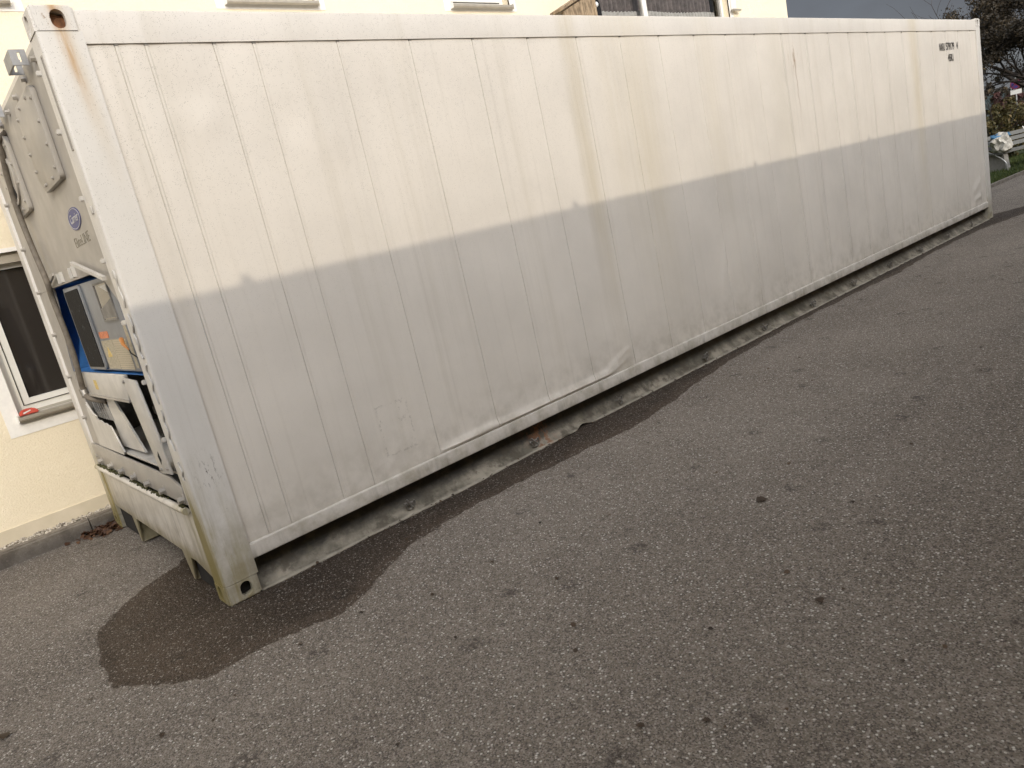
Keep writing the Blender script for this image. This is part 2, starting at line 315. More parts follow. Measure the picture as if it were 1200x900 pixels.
# asphalt
def asphalt(name, wet=False):
    m = N(name); x, y, z = m.xyz()
    def sepv(sc):
        n = m.new('ShaderNodeTexVoronoi', voronoi_dimensions='2D'); m.set(n.inputs['Vector'], m.pos()); n.inputs['Scale'].default_value = sc
        q = m.new('ShaderNodeSeparateColor'); m.set(q.inputs[0], n.outputs['Color']); return q.outputs, n.outputs['Distance']
    def noi(sc, det, rough, vec=None):
        n = m.new('ShaderNodeTexNoise', noise_dimensions='2D'); m.set(n.inputs['Vector'], vec or m.pos()); n.inputs['Scale'].default_value = sc; n.inputs['Detail'].default_value = det; n.inputs['Roughness'].default_value = rough; return n.outputs['Fac']
    A, d1 = sepv(88); B, d2 = sepv(205)
    big = noi(.42, 4, .6); mid = noi(2.6, 5, .65); fine = noi(30, 4, .75); lane = noi(1, 4, .6, m.scale((.16, 1.1, 1)))
    base = m.mix(m.mr(big, .32, .68), (.178, .149, .119), (.275, .238, .196))
    base = m.mix(m.mul(m.mr(lane, .48, .70), .75), base, (.125, .105, .086))
    base = m.mix(m.mul(m.mr(noi(.9, 4, .6, m.scale((1, 1, 1), (7, 3, 0))), .52, .74), .40), base, (.185, .155, .118))
    base = m.mix(m.mul(m.mr(mid, .47, .75), .45), base, (.113, .094, .077))
    base = m.mix(m.mr(fine, .30, .70, 0, .65), base, (.092, .077, .062))
    c = m.mix(m.mul(m.mr(A[0], .45, .98), .60), base, (.25, .215, .18))
    c = m.mix(m.mul(m.mr(B[0], .50, .98), .75), c, (.32, .282, .242))
    c = m.mix(m.mul(m.mr(B[2], .62, .96), .70), c, (.045, .038, .032))
    lite = m.mul(m.mr(A[1], .80, .97), m.mr(d1, .50, .22, 0, .85)); c = m.mix(lite, c, (.36, .325, .285))
    pale = m.mul(m.mr(A[2], .90, .95), m.mr(d1, .48, .2)); c = m.mix(pale, c, (.55, .52, .47))
    spv = m.new('ShaderNodeTexVoronoi', voronoi_dimensions='2D'); m.set(spv.inputs['Vector'], m.pos()); spv.inputs['Scale'].default_value = 1.5
    sp = m.mul(m.mr(m.mat('ADD', spv.outputs['Distance'], m.mul(m.mat('SUBTRACT', mid, .5), .12)), .10, .03), m.mr(fine, .38, .58)); c = m.mix(m.mul(sp, .65), c, (.050, .041, .034))
    h = m.mat('ADD', m.mul(d1, -.8), m.mul(d2, -.5)); h = m.mat('ADD', h, m.mul(fine, .8))
    rough = .88
    if wet:
        at = m.new('ShaderNodeAttribute', attribute_name='wet'); wf = at.outputs['Fac']
        e = m.mr(m.mat('ADD', wf, m.mul(m.mat('SUBTRACT', fine, .5), .5)), .38, .62)
        at2 = m.new('ShaderNodeAttribute', attribute_name='deep')
        dk = m.mix(1., c, (.18, .142, .112), 'MULTIPLY'); dk2 = m.mix(1., c, (.40, .33, .27), 'MULTIPLY')
        wc = m.mix(m.mul(at2.outputs['Fac'], m.mr(mid, .3, .6, .75, 1.)), dk2, dk)
        wc = m.mix(m.mul(m.mr(A[1], .82, .97), m.mr(d1, .48, .2, 0, .85)), wc, (.17, .147, .122))
        wc = m.mix(m.mul(m.mr(B[0], .80, .98), .8), wc, (.125, .106, .088)); wc = m.mix(pale, wc, (.30, .275, .24))
        c = m.mix(e, c, wc); rough = m.mat('SUBTRACT', .88, m.mul(e, .2))
    m.bump(h, .7, .007)
    return m.fin(c, rough, 0, .28)
M['asphalt'] = asphalt('asphalt'); M['asphaltwet'] = asphalt('asphalt_damp', True)

# vegetation
def leafmat(name, a, b, c3):
    m = N(name); at = m.new('ShaderNodeAttribute', attribute_name='tint'); c = m.ramp(at.outputs['Fac'], (0, a), (.5, b), (1, c3))
    m.set(m.b.inputs['Base Color'], c); m.b.inputs['Roughness'].default_value = .6
    tr = m.new('ShaderNodeBsdfTranslucent'); m.set(tr.inputs[0], c); mx = m.new('ShaderNodeMixShader'); mx.inputs[0].default_value = .25
    m.t.links.new(m.b.outputs[0], mx.inputs[1]); m.t.links.new(tr.outputs[0], mx.inputs[2]); m.t.links.new(mx.outputs[0], m.out.inputs[0]); return m.m
M['treeleaf'] = leafmat('autumn_tree_leaves', (.028, .024, .016), (.065, .05, .032), (.15, .105, .05))
M['hedgeleaf'] = leafmat('hedge_leaves', (.035, .034, .010), (.095, .080, .022), (.21, .145, .055))
M['redleaf'] = leafmat('reddish_leaves', (.05, .02, .018), (.09, .035, .03), (.13, .055, .045))
M['litter'] = leafmat('leaf_litter_leaves', (.025, .017, .011), (.062, .040, .024), (.11, .070, .04))
M['drift'] = leafmat('drift_leaves', (.05, .022, .012), (.12, .055, .028), (.19, .10, .05))
M['grassblade'] = leafmat('grass_blades', (.03, .05, .012), (.06, .09, .02), (.12, .14, .035))
M['bark'] = plain('dark_bark', (.045, .036, .03), .9, 0, .35, 14, .4)
m = N('lawn_soil'); c = m.mix(m.mr(m.noise(4, 6), .3, .7), (.03, .045, .012), (.075, .085, .026)); M['lawn'] = m.fin(c, .95)
m = N('field_green'); c = m.mix(m.mr(m.noise(.05, 6), .3, .7), (.05, .06, .025), (.09, .09, .04)); M['terrain'] = m.fin(c, .95)
m = N('forest_hill'); c = m.mix(m.mr(m.noise(.09, 7, .65), .35, .65), (.035, .05, .05), (.075, .088, .085)); m.bump(m.noise(.12, 6, .7), 1., 6.); M['hill'] = m.fin(c, .95, 0, .1)
M['whitebag'] = plain('white_plastic_sack', (.50, .48, .43), .6, 0, .35, 20)
M['bluebag'] = plain('blue_tarpaulin', (.06, .17, .30), .5, 0, .2, 20)
M['slat'] = plain('grey_bench_slat', (.15, .15, .14), .6, 0, .12, 20)
M['tubemetal'] = plain('galvanised_tube', (.50, .50, .48), .35, .6, .1, 20)
M['footconc'] = plain('bench_concrete', (.24, .23, .21), .9, 0, .15, 18, .3)
M['signblue'] = plain('sign_blue', (.035, .03, .16), .45, 0, .05)
M['signred'] = plain('sign_red', (.17, .015, .045), .45, 0, .05)
M['signwhite'] = plain('sign_white', (.72, .70, .66), .5, 0, .05)

# ------------------------------------------------------------------ ground
me_t = ([(-1500, -1500, -.03), (1500, -1500, -.03), (1500, 1500, -.03), (-1500, 1500, -.03)], [(0, 1, 2, 3)])
tag(obj('terrain', me_t, M['terrain']), kind='structure')
tag(obj('asphalt_yard', ([(-60, -40, 0), (90, -40, 0), (90, 1.5, 0), (14.2, 1.5, 0), (14.2, 2.476, 0), (-60, 2.476, 0)], [(0, 1, 2, 3, 4, 5)]), M['asphalt']), kind='structure')
# damp patch: a sheet whose edge fades to the dry asphalt
poly = [(-.521, .52), (-.563, .37), (-.59, .144), (-.607, -.194), (-.511, -.341), (-.414, -.446), (-.271, -.573), (-.089, -.554), (.08, -.593), (.288, -.662), (.396, -.636), (.596, -.507), (.877, -.366), (1.14, -.333), (1.427, -.298), (1.836, -.322), (2.133, -.34), (2.453, -.36), (2.75, -.40), (2.982, -.392), (3.4, -.335), (3.783, -.25), (4.4, -.17), (5.064, -.13), (6.0, -.10), (6.97, -.12), (7.5, -.15), (8.01, -.19), (9, -.13), (10.17, -.12), (11, -.17), (12.0, -.36), (12.6, -.48), (13.5, -.60), (14.6, -.66), (15.2, -.60), (14.2, -.42), (13.3, -.22), (12.7, .06), (12.3, .5), (12.2, 1.3), (6, 1.6), (1.6, 1.6), (.35, 1.35), (.02, .98), (-.2, .86), (-.36, .72)]
PA = np.array(poly)
def sdf(px, py):
    d = np.full(px.shape, 1e9); ins = np.zeros(px.shape, bool)
    for i in range(len(PA)):
        a = PA[i]; b = PA[(i + 1) % len(PA)]; ab = b - a
        t = np.clip(((px - a[0]) * ab[0] + (py - a[1]) * ab[1]) / (ab @ ab), 0, 1)
        d = np.minimum(d, np.hypot(px - a[0] - t * ab[0], py - a[1] - t * ab[1]))
        c = ((a[1] > py) != (b[1] > py)) & (px < (b[0] - a[0]) * (py - a[1]) / (b[1] - a[1] + 1e-12) + a[0]); ins ^= c
    return np.where(ins, d, -d)
gx = np.concatenate([np.arange(-.8, 3.2, .02), np.arange(3.2, 15.6, .05)]); gy = np.arange(-.86, 1.75, .02)
XX, YY = np.meshgrid(gx, gy, indexing='ij')
wob = np.array([nz(a * 5, b * 5, 3) * .030 + nz(a * 17, b * 17, 8) * .016 for a, b in zip(XX.ravel(), YY.ravel())]).reshape(XX.shape)
SD = sdf(XX, YY) + wob
wetv = np.clip(.5 + SD / .05, 0, 1); deep = np.clip(np.maximum(np.exp(-np.abs(SD - .02) / .035) * .55, np.clip((XX + .42) / .55, .10, 1) * np.clip(SD / .12, .45, 1)), 0, 1)
nxg, nyg = XX.shape; idx = -np.ones(XX.shape, int); verts = []; wv = []; dv = []; faces = []
keep = np.zeros((nxg - 1, nyg - 1), bool)
for i in range(nxg - 1):
    for j in range(nyg - 1):
        if max(wetv[i, j], wetv[i + 1, j], wetv[i, j + 1], wetv[i + 1, j + 1]) > 0 and not (.3 < gx[i] < 12 and gy[j] > .4): keep[i, j] = True
def vid(i, j):
    if idx[i, j] < 0:
        idx[i, j] = len(verts); verts.append((gx[i], gy[j], .0012)); wv.append(wetv[i, j]); dv.append(deep[i, j])
    return int(idx[i, j])
for i in range(nxg - 1):
    for j in range(nyg - 1):
        if keep[i, j]: faces.append((vid(i, j), vid(i + 1, j), vid(i + 1, j + 1), vid(i, j + 1)))
wp = obj('damp_patch', (verts, faces), M['asphaltwet']); tag(wp, kind='structure')
for nm, vals in (('wet', wv), ('deep', dv)):
    a = wp.data.attributes.new(nm, 'FLOAT', 'POINT'); a.data.foreach_set('value', [float(v) for v in vals])

# kerb of single stones, gravel strip behind it
kb = empty('kerb', (0, 2.52, 0)); tag(kb, kind='structure')
x0 = -8.16
while x0 < 12.6:
    bm = bmesh.new(); dz = rng.uniform(-.004, .004); box(bm, x0 + .004, x0 + .996, 2.478 + rng.uniform(-.004, .004), 2.562, -.05, .118 + dz)
    bmesh.ops.bevel(bm, geom=[e for e in bm.edges if all(v.co.z > 0 for v in e.verts) and all(v.co.y < 2.5 for v in e.verts)], offset=.014, segments=3, affect='EDGES')
    obj('kerb_stone', bm, M['kerb'], kb, 40); x0 += 1.0
tag(obj('gravel_bed', ([(-9, 2.562, .085), (12.4, 2.562, .085), (12.4, 2.76, .085), (-9, 2.76, .085)], [(0, 1, 2, 3)]), M['kerb']), kind='structure')
gv, gf = [], []
for k in range(2600):
    px = rng.uniform(-2.6, 2.2); py = rng.uniform(2.55, 2.745); r = rng.uniform(.006, .016); pz = .088 + rng.uniform(0, .016) + (.012 if py < 2.58 else 0); b = len(gv)
    q = [Vector((rng.uniform(.7, 1.3), rng.uniform(.7, 1.3), rng.uniform(.5, .9))) for _ in range(1)][0]
    for d in ((1, 0, 0), (-1, 0, 0), (0, 1, 0), (0, -1, 0), (0, 0, 1), (0, 0, -1)):
        gv.append((px + d[0] * r * q.x + rng.uniform(-.2, .2) * r, py + d[1] * r * q.y + rng.uniform(-.2, .2) * r, pz + d[2] * r * q.z))
    for f in ((0, 2, 4), (2, 1, 4), (1, 3, 4), (3, 0, 4), (2, 0, 5), (1, 2, 5), (3, 1, 5), (0, 3, 5)): gf.append(tuple(b + i for i in f))
tag(obj('gravel', (gv, gf), M['gravel']), 'pale gravel strip between kerb and house plinth', 'gravel', kind='stuff')

# lawn with kerb edge, far right
bm = bmesh.new(); box(bm, 14.2, 70, 1.56, 60, -.02, .05); tag(obj('lawn', bm, M['lawn']), kind='structure')
bm = bmesh.new(); box(bm, 14.2, 70, 1.48, 1.56, -.02, .065); tag(obj('lawn_edging', bm, M['kerb']), kind='structure')
gv, gf, gt = [], [], []
for k in range(26000):
    px = rng.uniform(15.5, 27); py = 1.57 + rng.random() ** 1.4 * 5; h = rng.uniform(.04, .11); a = rng.uniform(0, 6.28); w = rng.uniform(.006, .012); b = len(gv)
    dx, dy = math.cos(a) * w, math.sin(a) * w; lx, ly = rng.uniform(-.04, .04), rng.uniform(-.04, .04)
    gv += [(px - dx, py - dy, .05), (px + dx, py + dy, .05), (px + lx, py + ly, .05 + h)]; gf.append((b, b + 1, b + 2)); gt += [rng.random()] * 3
gr = tag(obj('grass', (gv, gf), M['grassblade']), 'short green grass on the lawn beyond the container', 'grass', kind='stuff')
a = gr.data.attributes.new('tint', 'FLOAT', 'POINT'); a.data.foreach_set('value', gt)

# far wooded hill
hv, hf = [], []; na, nd = 90, 14
for i in range(na):
    az = math.radians(-30 + 90 * i / (na - 1))
    for j in range(nd):
        d = 260 + 40 * j; prof = math.sin(min(1, j / 9) * math.pi / 2)
        h = prof * (13 + 7 * nz(az * 6, 1.3) + 3.2 * nz(az * 25, j * .8)) + prof * 1.6 * nz(az * 120, j * 3.)
        hv.append((math.cos(az) * d, -3.7 + math.sin(az) * d, -.5 + max(0, h)))
for i in range(na - 1):
    for j in range(nd - 1): b = i * nd + j; hf.append((b, b + nd, b + nd + 1, b + 1))
hl = tag(obj('wooded_hill', (hv, hf), M['hill'], None, 180), kind='structure')

# ------------------------------------------------------------------ house behind the container
WY = 2.75
hs = empty('cream_house', (5.8, WY, 0))
tag(hs, 'cream rendered house with white framed windows behind the container', 'house')
opens = [(-.313, .62, .975, 2.15), (-.42, .53, 3.90, 5.0), (2.18, 3.05, 3.925, 5.0), (4.69, 5.56, 3.925, 5.0), (7.10, 10.22, 3.80, 5.0)]
HX0, HX1, HZ1, HY1 = -9.0, 12.03, 6.4, 12.5
def wall_with_openings(x0, x1, z0, z1, y, ops, depth):
    xs = sorted({x0, x1, *[o[0] for o in ops], *[o[1] for o in ops]}); zs = sorted({z0, z1, *[o[2] for o in ops], *[o[3] for o in ops]})
    v, f, ix = [], [], {}
    def V(x, yy, z):
        k = (round(x, 4), round(yy, 4), round(z, 4))
        if k not in ix: ix[k] = len(v); v.append(k)
        return ix[k]
    for a, b in zip(xs, xs[1:]):
        for c, d in zip(zs, zs[1:]):
            mx_, mz_ = (a + b) / 2, (c + d) / 2
            if any(o[0] < mx_ < o[1] and o[2] < mz_ < o[3] for o in ops): continue
            f.append((V(a, y, c), V(b, y, c), V(b, y, d), V(a, y, d)))
    for o in ops:
        a, b, c, d = o; y2 = y + depth
        f += [(V(a, y, c), V(a, y2, c), V(b, y2, c), V(b, y, c)), (V(a, y, d), V(b, y, d), V(b, y2, d), V(a, y2, d)), (V(a, y, c), V(a, y, d), V(a, y2, d), V(a, y2, c)), (V(b, y, c), V(b, y2, c), V(b, y2, d), V(b, y, d))]
    return v, f
v, f = wall_with_openings(HX0, HX1, -.05, HZ1, WY, opens, .16)
obj('wall', (v, f), M['stucco'], hs)
obj('side_wall', ([(HX1, WY, -.05), (HX1, HY1, -.05), (HX1, HY1, HZ1), (HX1, (WY + HY1) / 2, HZ1 + 3), (HX1, WY, HZ1)], [(0, 1, 2, 3, 4)]), M['stucco'], hs)
obj('side_wall', ([(HX0, WY, -.05), (HX0, HY1, -.05), (HX0, HY1, HZ1), (HX0, (WY + HY1) / 2, HZ1 + 3), (HX0, WY, HZ1)], [(4, 3, 2, 1, 0)]), M['stucco'], hs)
obj('back_wall', ([(HX0, HY1, -.05), (HX1, HY1, -.05), (HX1, HY1, HZ1), (HX0, HY1, HZ1)], [(3, 2, 1, 0)]), M['stucco'], hs)
boxo('plinth', HX0, HX1 + .006, WY - .006, WY + .05, -.05, .197, M['plinth'], hs)
bm = bmesh.new(); ym = (WY + HY1) / 2
prism(bm, [(WY - .5, HZ1 - .10), (ym, HZ1 + 3.05), (HY1 + .5, HZ1 - .10), (HY1 + .5, HZ1 + .06), (ym, HZ1 + 3.22), (WY - .5, HZ1 + .06)], 0, HX0 - .35, HX1 + .22)
obj('roof', bm, M['rooftile'], hs)
for k, (a, b, c, d) in enumerate(opens):
    wide = k == 4
    # white painted surround, flush band set 3 mm proud
    bm = bmesh.new(); s = .095; y0, y1 = WY - .004, WY + .02
    lo = {0: .831, 1: 3.815, 2: 3.853, 3: 3.862, 4: 3.70}[k]
    box(bm, a - s, a, y0, y1, lo, d + .03); box(bm, b, b + s, y0, y1, lo, d + .03); box(bm, a, b, y0, y1, lo, c); box(bm, a, b, y0, y1, d, d + .03)
    obj('surround', bm, M['surround'], hs)
    wd = boxo('window', a + .002, b - .002, WY + .10, WY + .16, c, c + .055, M['frame'], hs)      # lower frame rail carries the rest of the window
    bm = bmesh.new(); box(bm, a + .002, a + .06, WY + .10, WY + .16, c + .055, d); box(bm, b - .06, b - .002, WY + .10, WY + .16, c + .055, d); box(bm, a + .06, b - .06, WY + .10, WY + .16, d - .06, d)
    fr = obj('frame', bm, M['frame'], wd)
    if wide:
        boxo('mullion', 8.20, 8.29, WY + .105, WY + .155, c + .055, d - .06, M['frame'], wd)
    else:
        bm = bmesh.new(); A, B, C_, D = a + .068, b - .068, c + .063, d - .068; t = .042
        box(bm, A, B, WY + .085, WY + .135, C_, C_ + t); box(bm, A, B, WY + .085, WY + .135, D - t, D); box(bm, A, A + t, WY + .085, WY + .135, C_ + t, D - t); box(bm, B - t, B, WY + .085, WY + .135, C_ + t, D - t)
        obj('sash', bm, M['frame'], wd)
    if wide: pane = obj('pane', ([(a + .06, WY + .128, c + .055), (b - .06, WY + .128, c + .055), (b - .06, WY + .128, d - .06), (a + .06, WY + .128, d - .06)], [(0, 1, 2, 3)]), M['clearglass'], wd)
    else: pane = boxo('pane', a + .06, b - .06, WY + .125, WY + .131, c + .055, d - .06, M['glass'], wd)
    if wide:
        cv, cf = [], []; n = 260
        for i in range(n + 1):
            x = 7.13 + (10.19 - 7.13) * i / n; yy = WY + .24 + .014 * math.sin(i * .95) + .01 * nz(i * .13)
            zt = 3.985 - .018 * abs(math.sin((x - 7.1) * 2.2)) + .004 * math.sin(i)
            cv += [(x, yy, 3.6), (x, yy, zt)]
            if i: cf.append((2 * i - 2, 2 * i, 2 * i + 1, 2 * i - 1))
        obj('curtain', (cv, cf), M['curtain'], wd, 180)
        cv, cf = [], []
        for i in range(n + 1):
            x = 7.13 + (10.19 - 7.13) * i / n; yy = WY + .33 + .03 * math.sin(i * .75) + .02 * nz(i * .09)
            cv += [(x, yy, 3.5), (x, yy, 5.1)]
            if i: cf.append((2 * i - 2, 2 * i, 2 * i + 1, 2 * i - 1))
        obj('drape', (cv, cf), M['curtaindark'], wd, 180)
        boxo('window_jamb', b + .02, b + .17, WY - .03, WY + .10, 3.93, d, M['frame'], wd)
        boxo('sill_end', b + .0, b + .23, WY - .07, WY - .031, 3.905, 3.93, M['sill'], wd)
    else:
        bm = bmesh.new(); prism(bm, [(WY - .055, c - .030), (WY - .055, c - .008), (WY + .10, c + .012), (WY + .10, c - .008), (WY - .045, c - .02), (WY - .045, c - .045)], 0, a - .012, b + .012)
        obj('sill', bm, M['sill'], wd)
        for xx in (a - .0185, b + .0125): boxo('sill_cap', xx, xx + .006, WY - .056, WY - .0045, c - .046, c + .012, M['frame'], wd)
    if k == 0:
        boxo('shutter_rail', a + .003, b - .003, WY + .03, WY + .09, d - .075, d - .002, M['sill'], wd)
    boxo('room_back', a, b, WY + .6, WY + .62, c - .1, d + .1, M['dark'], wd)
# small timber canopy and lantern by the wide window
cn_ = empty('timber_canopy', (6.75, WY, 3.8)); tag(cn_, 'weathered brown timber canopy on the house wall beside the wide window', 'canopy')
for i in range(5):
    y0 = WY - .21 + i * .042
    bm = bmesh.new(); prism(bm, [(6.20, 3.815), (6.98, 4.125), (6.98, 4.155), (6.20, 3.845)], 1, y0, y0 + .039); obj('roof_board', bm, M['brownboard'], cn_)
bm = bmesh.new(); prism(bm, [(6.24, 3.81), (6.80, 4.03), (6.80, 3.60), (6.24, 3.60)], 1, WY - .19, WY - .165); obj('cheek_board', bm, M['brownboard'], cn_)
bm = bmesh.new(); prism(bm, [(6.80, 3.60), (6.80, 4.04), (6.84, 4.06), (6.84, 3.60)], 1, WY - .20, WY - .004); obj('post', bm, M['brownboard'], cn_)
ln = empty('wall_lantern', (6.93, WY, 3.85)); tag(ln, 'black wall lantern with white globe between canopy and wide window', 'lantern')
bm = bmesh.new(); prism(bm, [(6.87, 3.60), (6.99, 3.60), (7.0, 3.86), (6.96, 4.02), (6.91, 4.03), (6.87, 3.84)], 1, WY - .14, WY - .008); obj('housing', bm, M['blacklamp'], ln)
bm = bmesh.new(); bmesh.ops.create_icosphere(bm, subdivisions=2, radius=.035, matrix=Matrix.Translation((6.885, WY - .16, 3.905))); obj('globe', bm, M['lampglass'], ln, 180)
# red packet on the sill
pk = empty('red_packet', (-.25, WY - .02, .985)); tag(pk, 'small red and white packet lying on the left window sill', 'packet')
bm = bmesh.new(); prism(bm, [(-.315, .975), (-.30, 1.008), (-.265, 1.018), (-.21, 1.012), (-.185, .99), (-.185, .972)], 1, WY - .045, WY + .01)
bmesh.ops.bevel(bm, geom=bm.edges[:], offset=.006, segments=2, affect='EDGES'); obj('wrapper', bm, plain('red_wrapper', (.55, .09, .06), .4, 0, .3, 50), pk, 50)
plate('white_band', [(-.285, .985), (-.235, .998), (-.235, 1.006), (-.285, .996)], WY - .0475, WY - .0455, M['signwhite'], pk, 0, 1)

# ------------------------------------------------------------------ house across the yard, behind the camera (casts the shade)
EY, EZ = -5.6, 4.933
ob = empty('opposite_house', (2, EY - .5, 0)); tag(ob, 'long pale rendered house across the yard with a pitched roof', 'house')
oo = [(xx, xx + 1.1, zz, zz + 1.2) for xx in range(-20, 28, 4) for zz in (.9, 3.1)]
v, f = wall_with_openings(-24, 32, -.05, EZ - .25, EY - .45, [], .1)
cells_v, cells_f = wall_with_openings(-24, 32, -.05, EZ - .25, EY - .45, oo, -.14)
obj('wall', (cells_v, cells_f), M['stucco'], ob)
for (a, b, c, d) in oo:
    w_ = boxo('window', a, b, EY - .62, EY - .58, c, d, M['glass'], ob)
    bm = bmesh.new(); box(bm, a, a + .07, EY - .58, EY - .54, c, d); box(bm, b - .07, b, EY - .58, EY - .54, c, d); box(bm, a + .07, b - .07, EY - .58, EY - .54, c, c + .07); box(bm, a + .07, b - .07, EY - .58, EY - .54, d - .07, d); obj('frame', bm, M['frame'], w_)
bm = bmesh.new(); box(bm, -24, 32, EY - 10, EY - .70, -.05, EZ - .3); obj('core', bm, M['stucco'], ob)
bm = bmesh.new(); prism(bm, [(EY, EZ), (EY - 5.2, EZ + 2.0), (EY - 10.5, EZ), (EY - 10.5, EZ - .16), (EY - 5.2, EZ + 1.8), (EY, EZ - .16)], 0, -24.4, 32.4); obj('roof', bm, M['rooftile'], ob)
for k in range(-8, 12):
    xx = .575 + 2.51 * k - .40 * -EY
    boxo('gutter_bracket', xx - .022, xx + .022, EY - .02, EY + .02, EZ - .1, EZ + .028, M['steel'], ob)

# ------------------------------------------------------------------ refrigerated container
L_, W_, H_ = 12.192, 2.438, 2.896
ct = empty('refrigerated_container', (L_ / 2, W_ / 2, 0))
tag(ct, 'long dirty white refrigerated shipping container standing on the asphalt', 'container')

# corner castings with through holes
def make_casting():
    me = {}
    def tmp(bm, nm):
        bmesh.ops.recalc_face_normals(bm, faces=bm.faces[:]); d = bpy.data.meshes.new(nm); bm.to_mesh(d); bm.free(); o = bpy.data.objects.new(nm, d); COL.objects.link(o); return o
    bm = bmesh.new(); box(bm, 0, .178, 0, .162, 0, .118); bmesh.ops.bevel(bm, geom=bm.edges[:], offset=.010, segments=3, affect='EDGES'); body = tmp(bm, 'c0')
    def stad(cx, cz, w, h, n=8):
        r = w / 2; out = []
        for i in range(n + 1): t = math.pi * i / n; out.append((cx + r * math.cos(t), cz + h / 2 - r + r * math.sin(t)))
        for i in range(n + 1): t = math.pi + math.pi * i / n; out.append((cx + r * math.cos(t), cz - h / 2 + r + r * math.sin(t)))
        return out
    cs = []
    bm = bmesh.new(); box(bm, .026, .152, .026, .14, .028, .095); cs.append(tmp(bm, 'c1'))
    bm = bmesh.new(); prism(bm, stad(.104, .060, .060, .080), 1, -.02, .06); cs.append(tmp(bm, 'c2'))
    bm = bmesh.new(); prism(bm, stad(.092, .060, .050, .080), 0, -.02, .06); cs.append(tmp(bm, 'c3'))
    for c in cs:
        md = body.modifiers.new('b', 'BOOLEAN'); md.operation = 'DIFFERENCE'; md.solver = 'EXACT'; md.object = c
    dg = bpy.context.evaluated_depsgraph_get(); dg.update()
    out = bpy.data.meshes.new_from_object(body.evaluated_get(dg)); out.name = 'corner_casting'
    for o in [body] + cs: bpy.data.objects.remove(o)
    out.materials.clear(); out.materials.append(M['post'])
    out.polygons.foreach_set('use_smooth', [True] * len(out.polygons)); out.set_sharp_from_angle(angle=math.radians(30))
    return out
cme = make_casting()
def put(name, me, loc, scale=(1, 1, 1), rot=(0, 0, 0), parent=ct):
    o = bpy.data.objects.new(name, me); COL.objects.link(o); o.location = loc; o.scale = scale; o.rotation_euler = rot
    o.parent = parent; base = parent.location if parent.parent is None else Vector((0, 0, 0)); o.matrix_parent_inverse = Matrix.Translation(-base); return o
for X, sx in ((0, 1), (L_, -1)):
    for Y, sy in ((0, 1), (W_, -1)):
        for Z, sz in ((0, 1), (H_, -1)):
            put('corner_casting', cme, (X - .003 * sx, Y - .003 * sy, Z + (.0 if sz > 0 else .004)), (sx, sy, sz))
for Z, sz, mt in ((0, 1, M['dark']), (H_, -1, M['rust'])):  # filler boxes: black ones paint shade into bottom holes, rusty ones line the top
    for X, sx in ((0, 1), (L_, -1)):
        bm = bmesh.new(); xa, xb = sorted((X + sx * .04, X + sx * .145)); za, zb = sorted((Z + sz * .030, Z + sz * .092)); box(bm, xa, xb, .036, .135, za, zb); obj('casting_hole_fill', bm, mt, ct)
# corner posts: L-section with a rounded outer corner
def post_mesh():
    pr = [(.182, 0.0)]
    for i in range(7): t = math.radians(90 * i / 6); pr.append((.014 - .014 * math.sin(t), .014 - .014 * math.cos(t)))
    pr += [(0, .150), (.02, .162), (.10, .162), (.10, .05), (.182, .05)]
    bm = bmesh.new(); nlev = 40; rings = []
    for k in range(nlev + 1):
        z = .112 + (H_ - .218) * k / nlev
        rings.append([bm.verts.new((p[0] + .0012 * nz(z * 3, i), p[1] + .0018 * nz(z * 2.5, 7 + p[0] * 8) if p[1] < .01 else p[1], z)) for i, p in enumerate(pr)])
    n = len(pr)
    for a, b in zip(rings, rings[1:]):
        for i in range(n): bm.faces.new((a[i], a[(i + 1) % n], b[(i + 1) % n], b[i]))
    bm.faces.new(rings[0]); bm.faces.new(rings[-1][::-1])
    bmesh.ops.recalc_face_normals(bm, faces=bm.faces[:]); me = bpy.data.meshes.new('corner_post'); bm.to_mesh(me); bm.free(); me.materials.append(M['post'])
    me.polygons.foreach_set('use_smooth', [True] * len(me.polygons)); me.set_sharp_from_angle(angle=math.radians(32)); return me
pme = post_mesh()
for X, sx in ((0, 1), (L_, -1)):
    for Y, sy in ((0, 1), (W_, -1)): put('corner_post', pme, (X, Y, 0), (sx, sy, 1))

# rails
def rail(name, prof, x0, x1, mat, n=120, wob=None):
    bm = bmesh.new(); rings = []
    for k in range(n + 1):
        x = x0 + (x1 - x0) * k / n; rings.append([bm.verts.new((x, p[0] + (wob(x, p)[0] if wob else 0), p[1] + (wob(x, p)[1] if wob else 0))) for p in prof])
    m_ = len(prof)
    for a, b in zip(rings, rings[1:]):
        for i in range(m_): bm.faces.new((a[i], b[i], b[(i + 1) % m_], a[(i + 1) % m_]))
    bm.faces.new(rings[0][::-1]); bm.faces.new(rings[-1])
    return obj(name, bm, mat, ct, 35)
def wtop(x, p): return (.0015 * nz(x * 1.7, 3) + .0008 * nz(x * 6), .0012 * nz(x * 1.1, 9))
tprof = [(.003, 2.737), (.003, 2.868), (.007, 2.879), (.016, 2.884), (.06, 2.885), (.06, 2.737)]
rail('top_rail', tprof, .174, L_ - .174, M['rail'], 150, wtop)
rail('top_rail', [(W_ - y, z) for y, z in tprof], .1825, L_ - .1825, M['rail'], 20)
bprof = [(.002, .188), (-.001, .192), (-.001, .264), (.002, .269), (.010, .2742), (.05, .2742), (.05, .188)]
rail('bottom_rail', bprof, .1825, L_ - .1825, M['lowrail'], 150, wtop)
rail('bottom_rail', [(W_ - y, z) for y, z in bprof], .1825, L_ - .1825, M['rail'], 20)
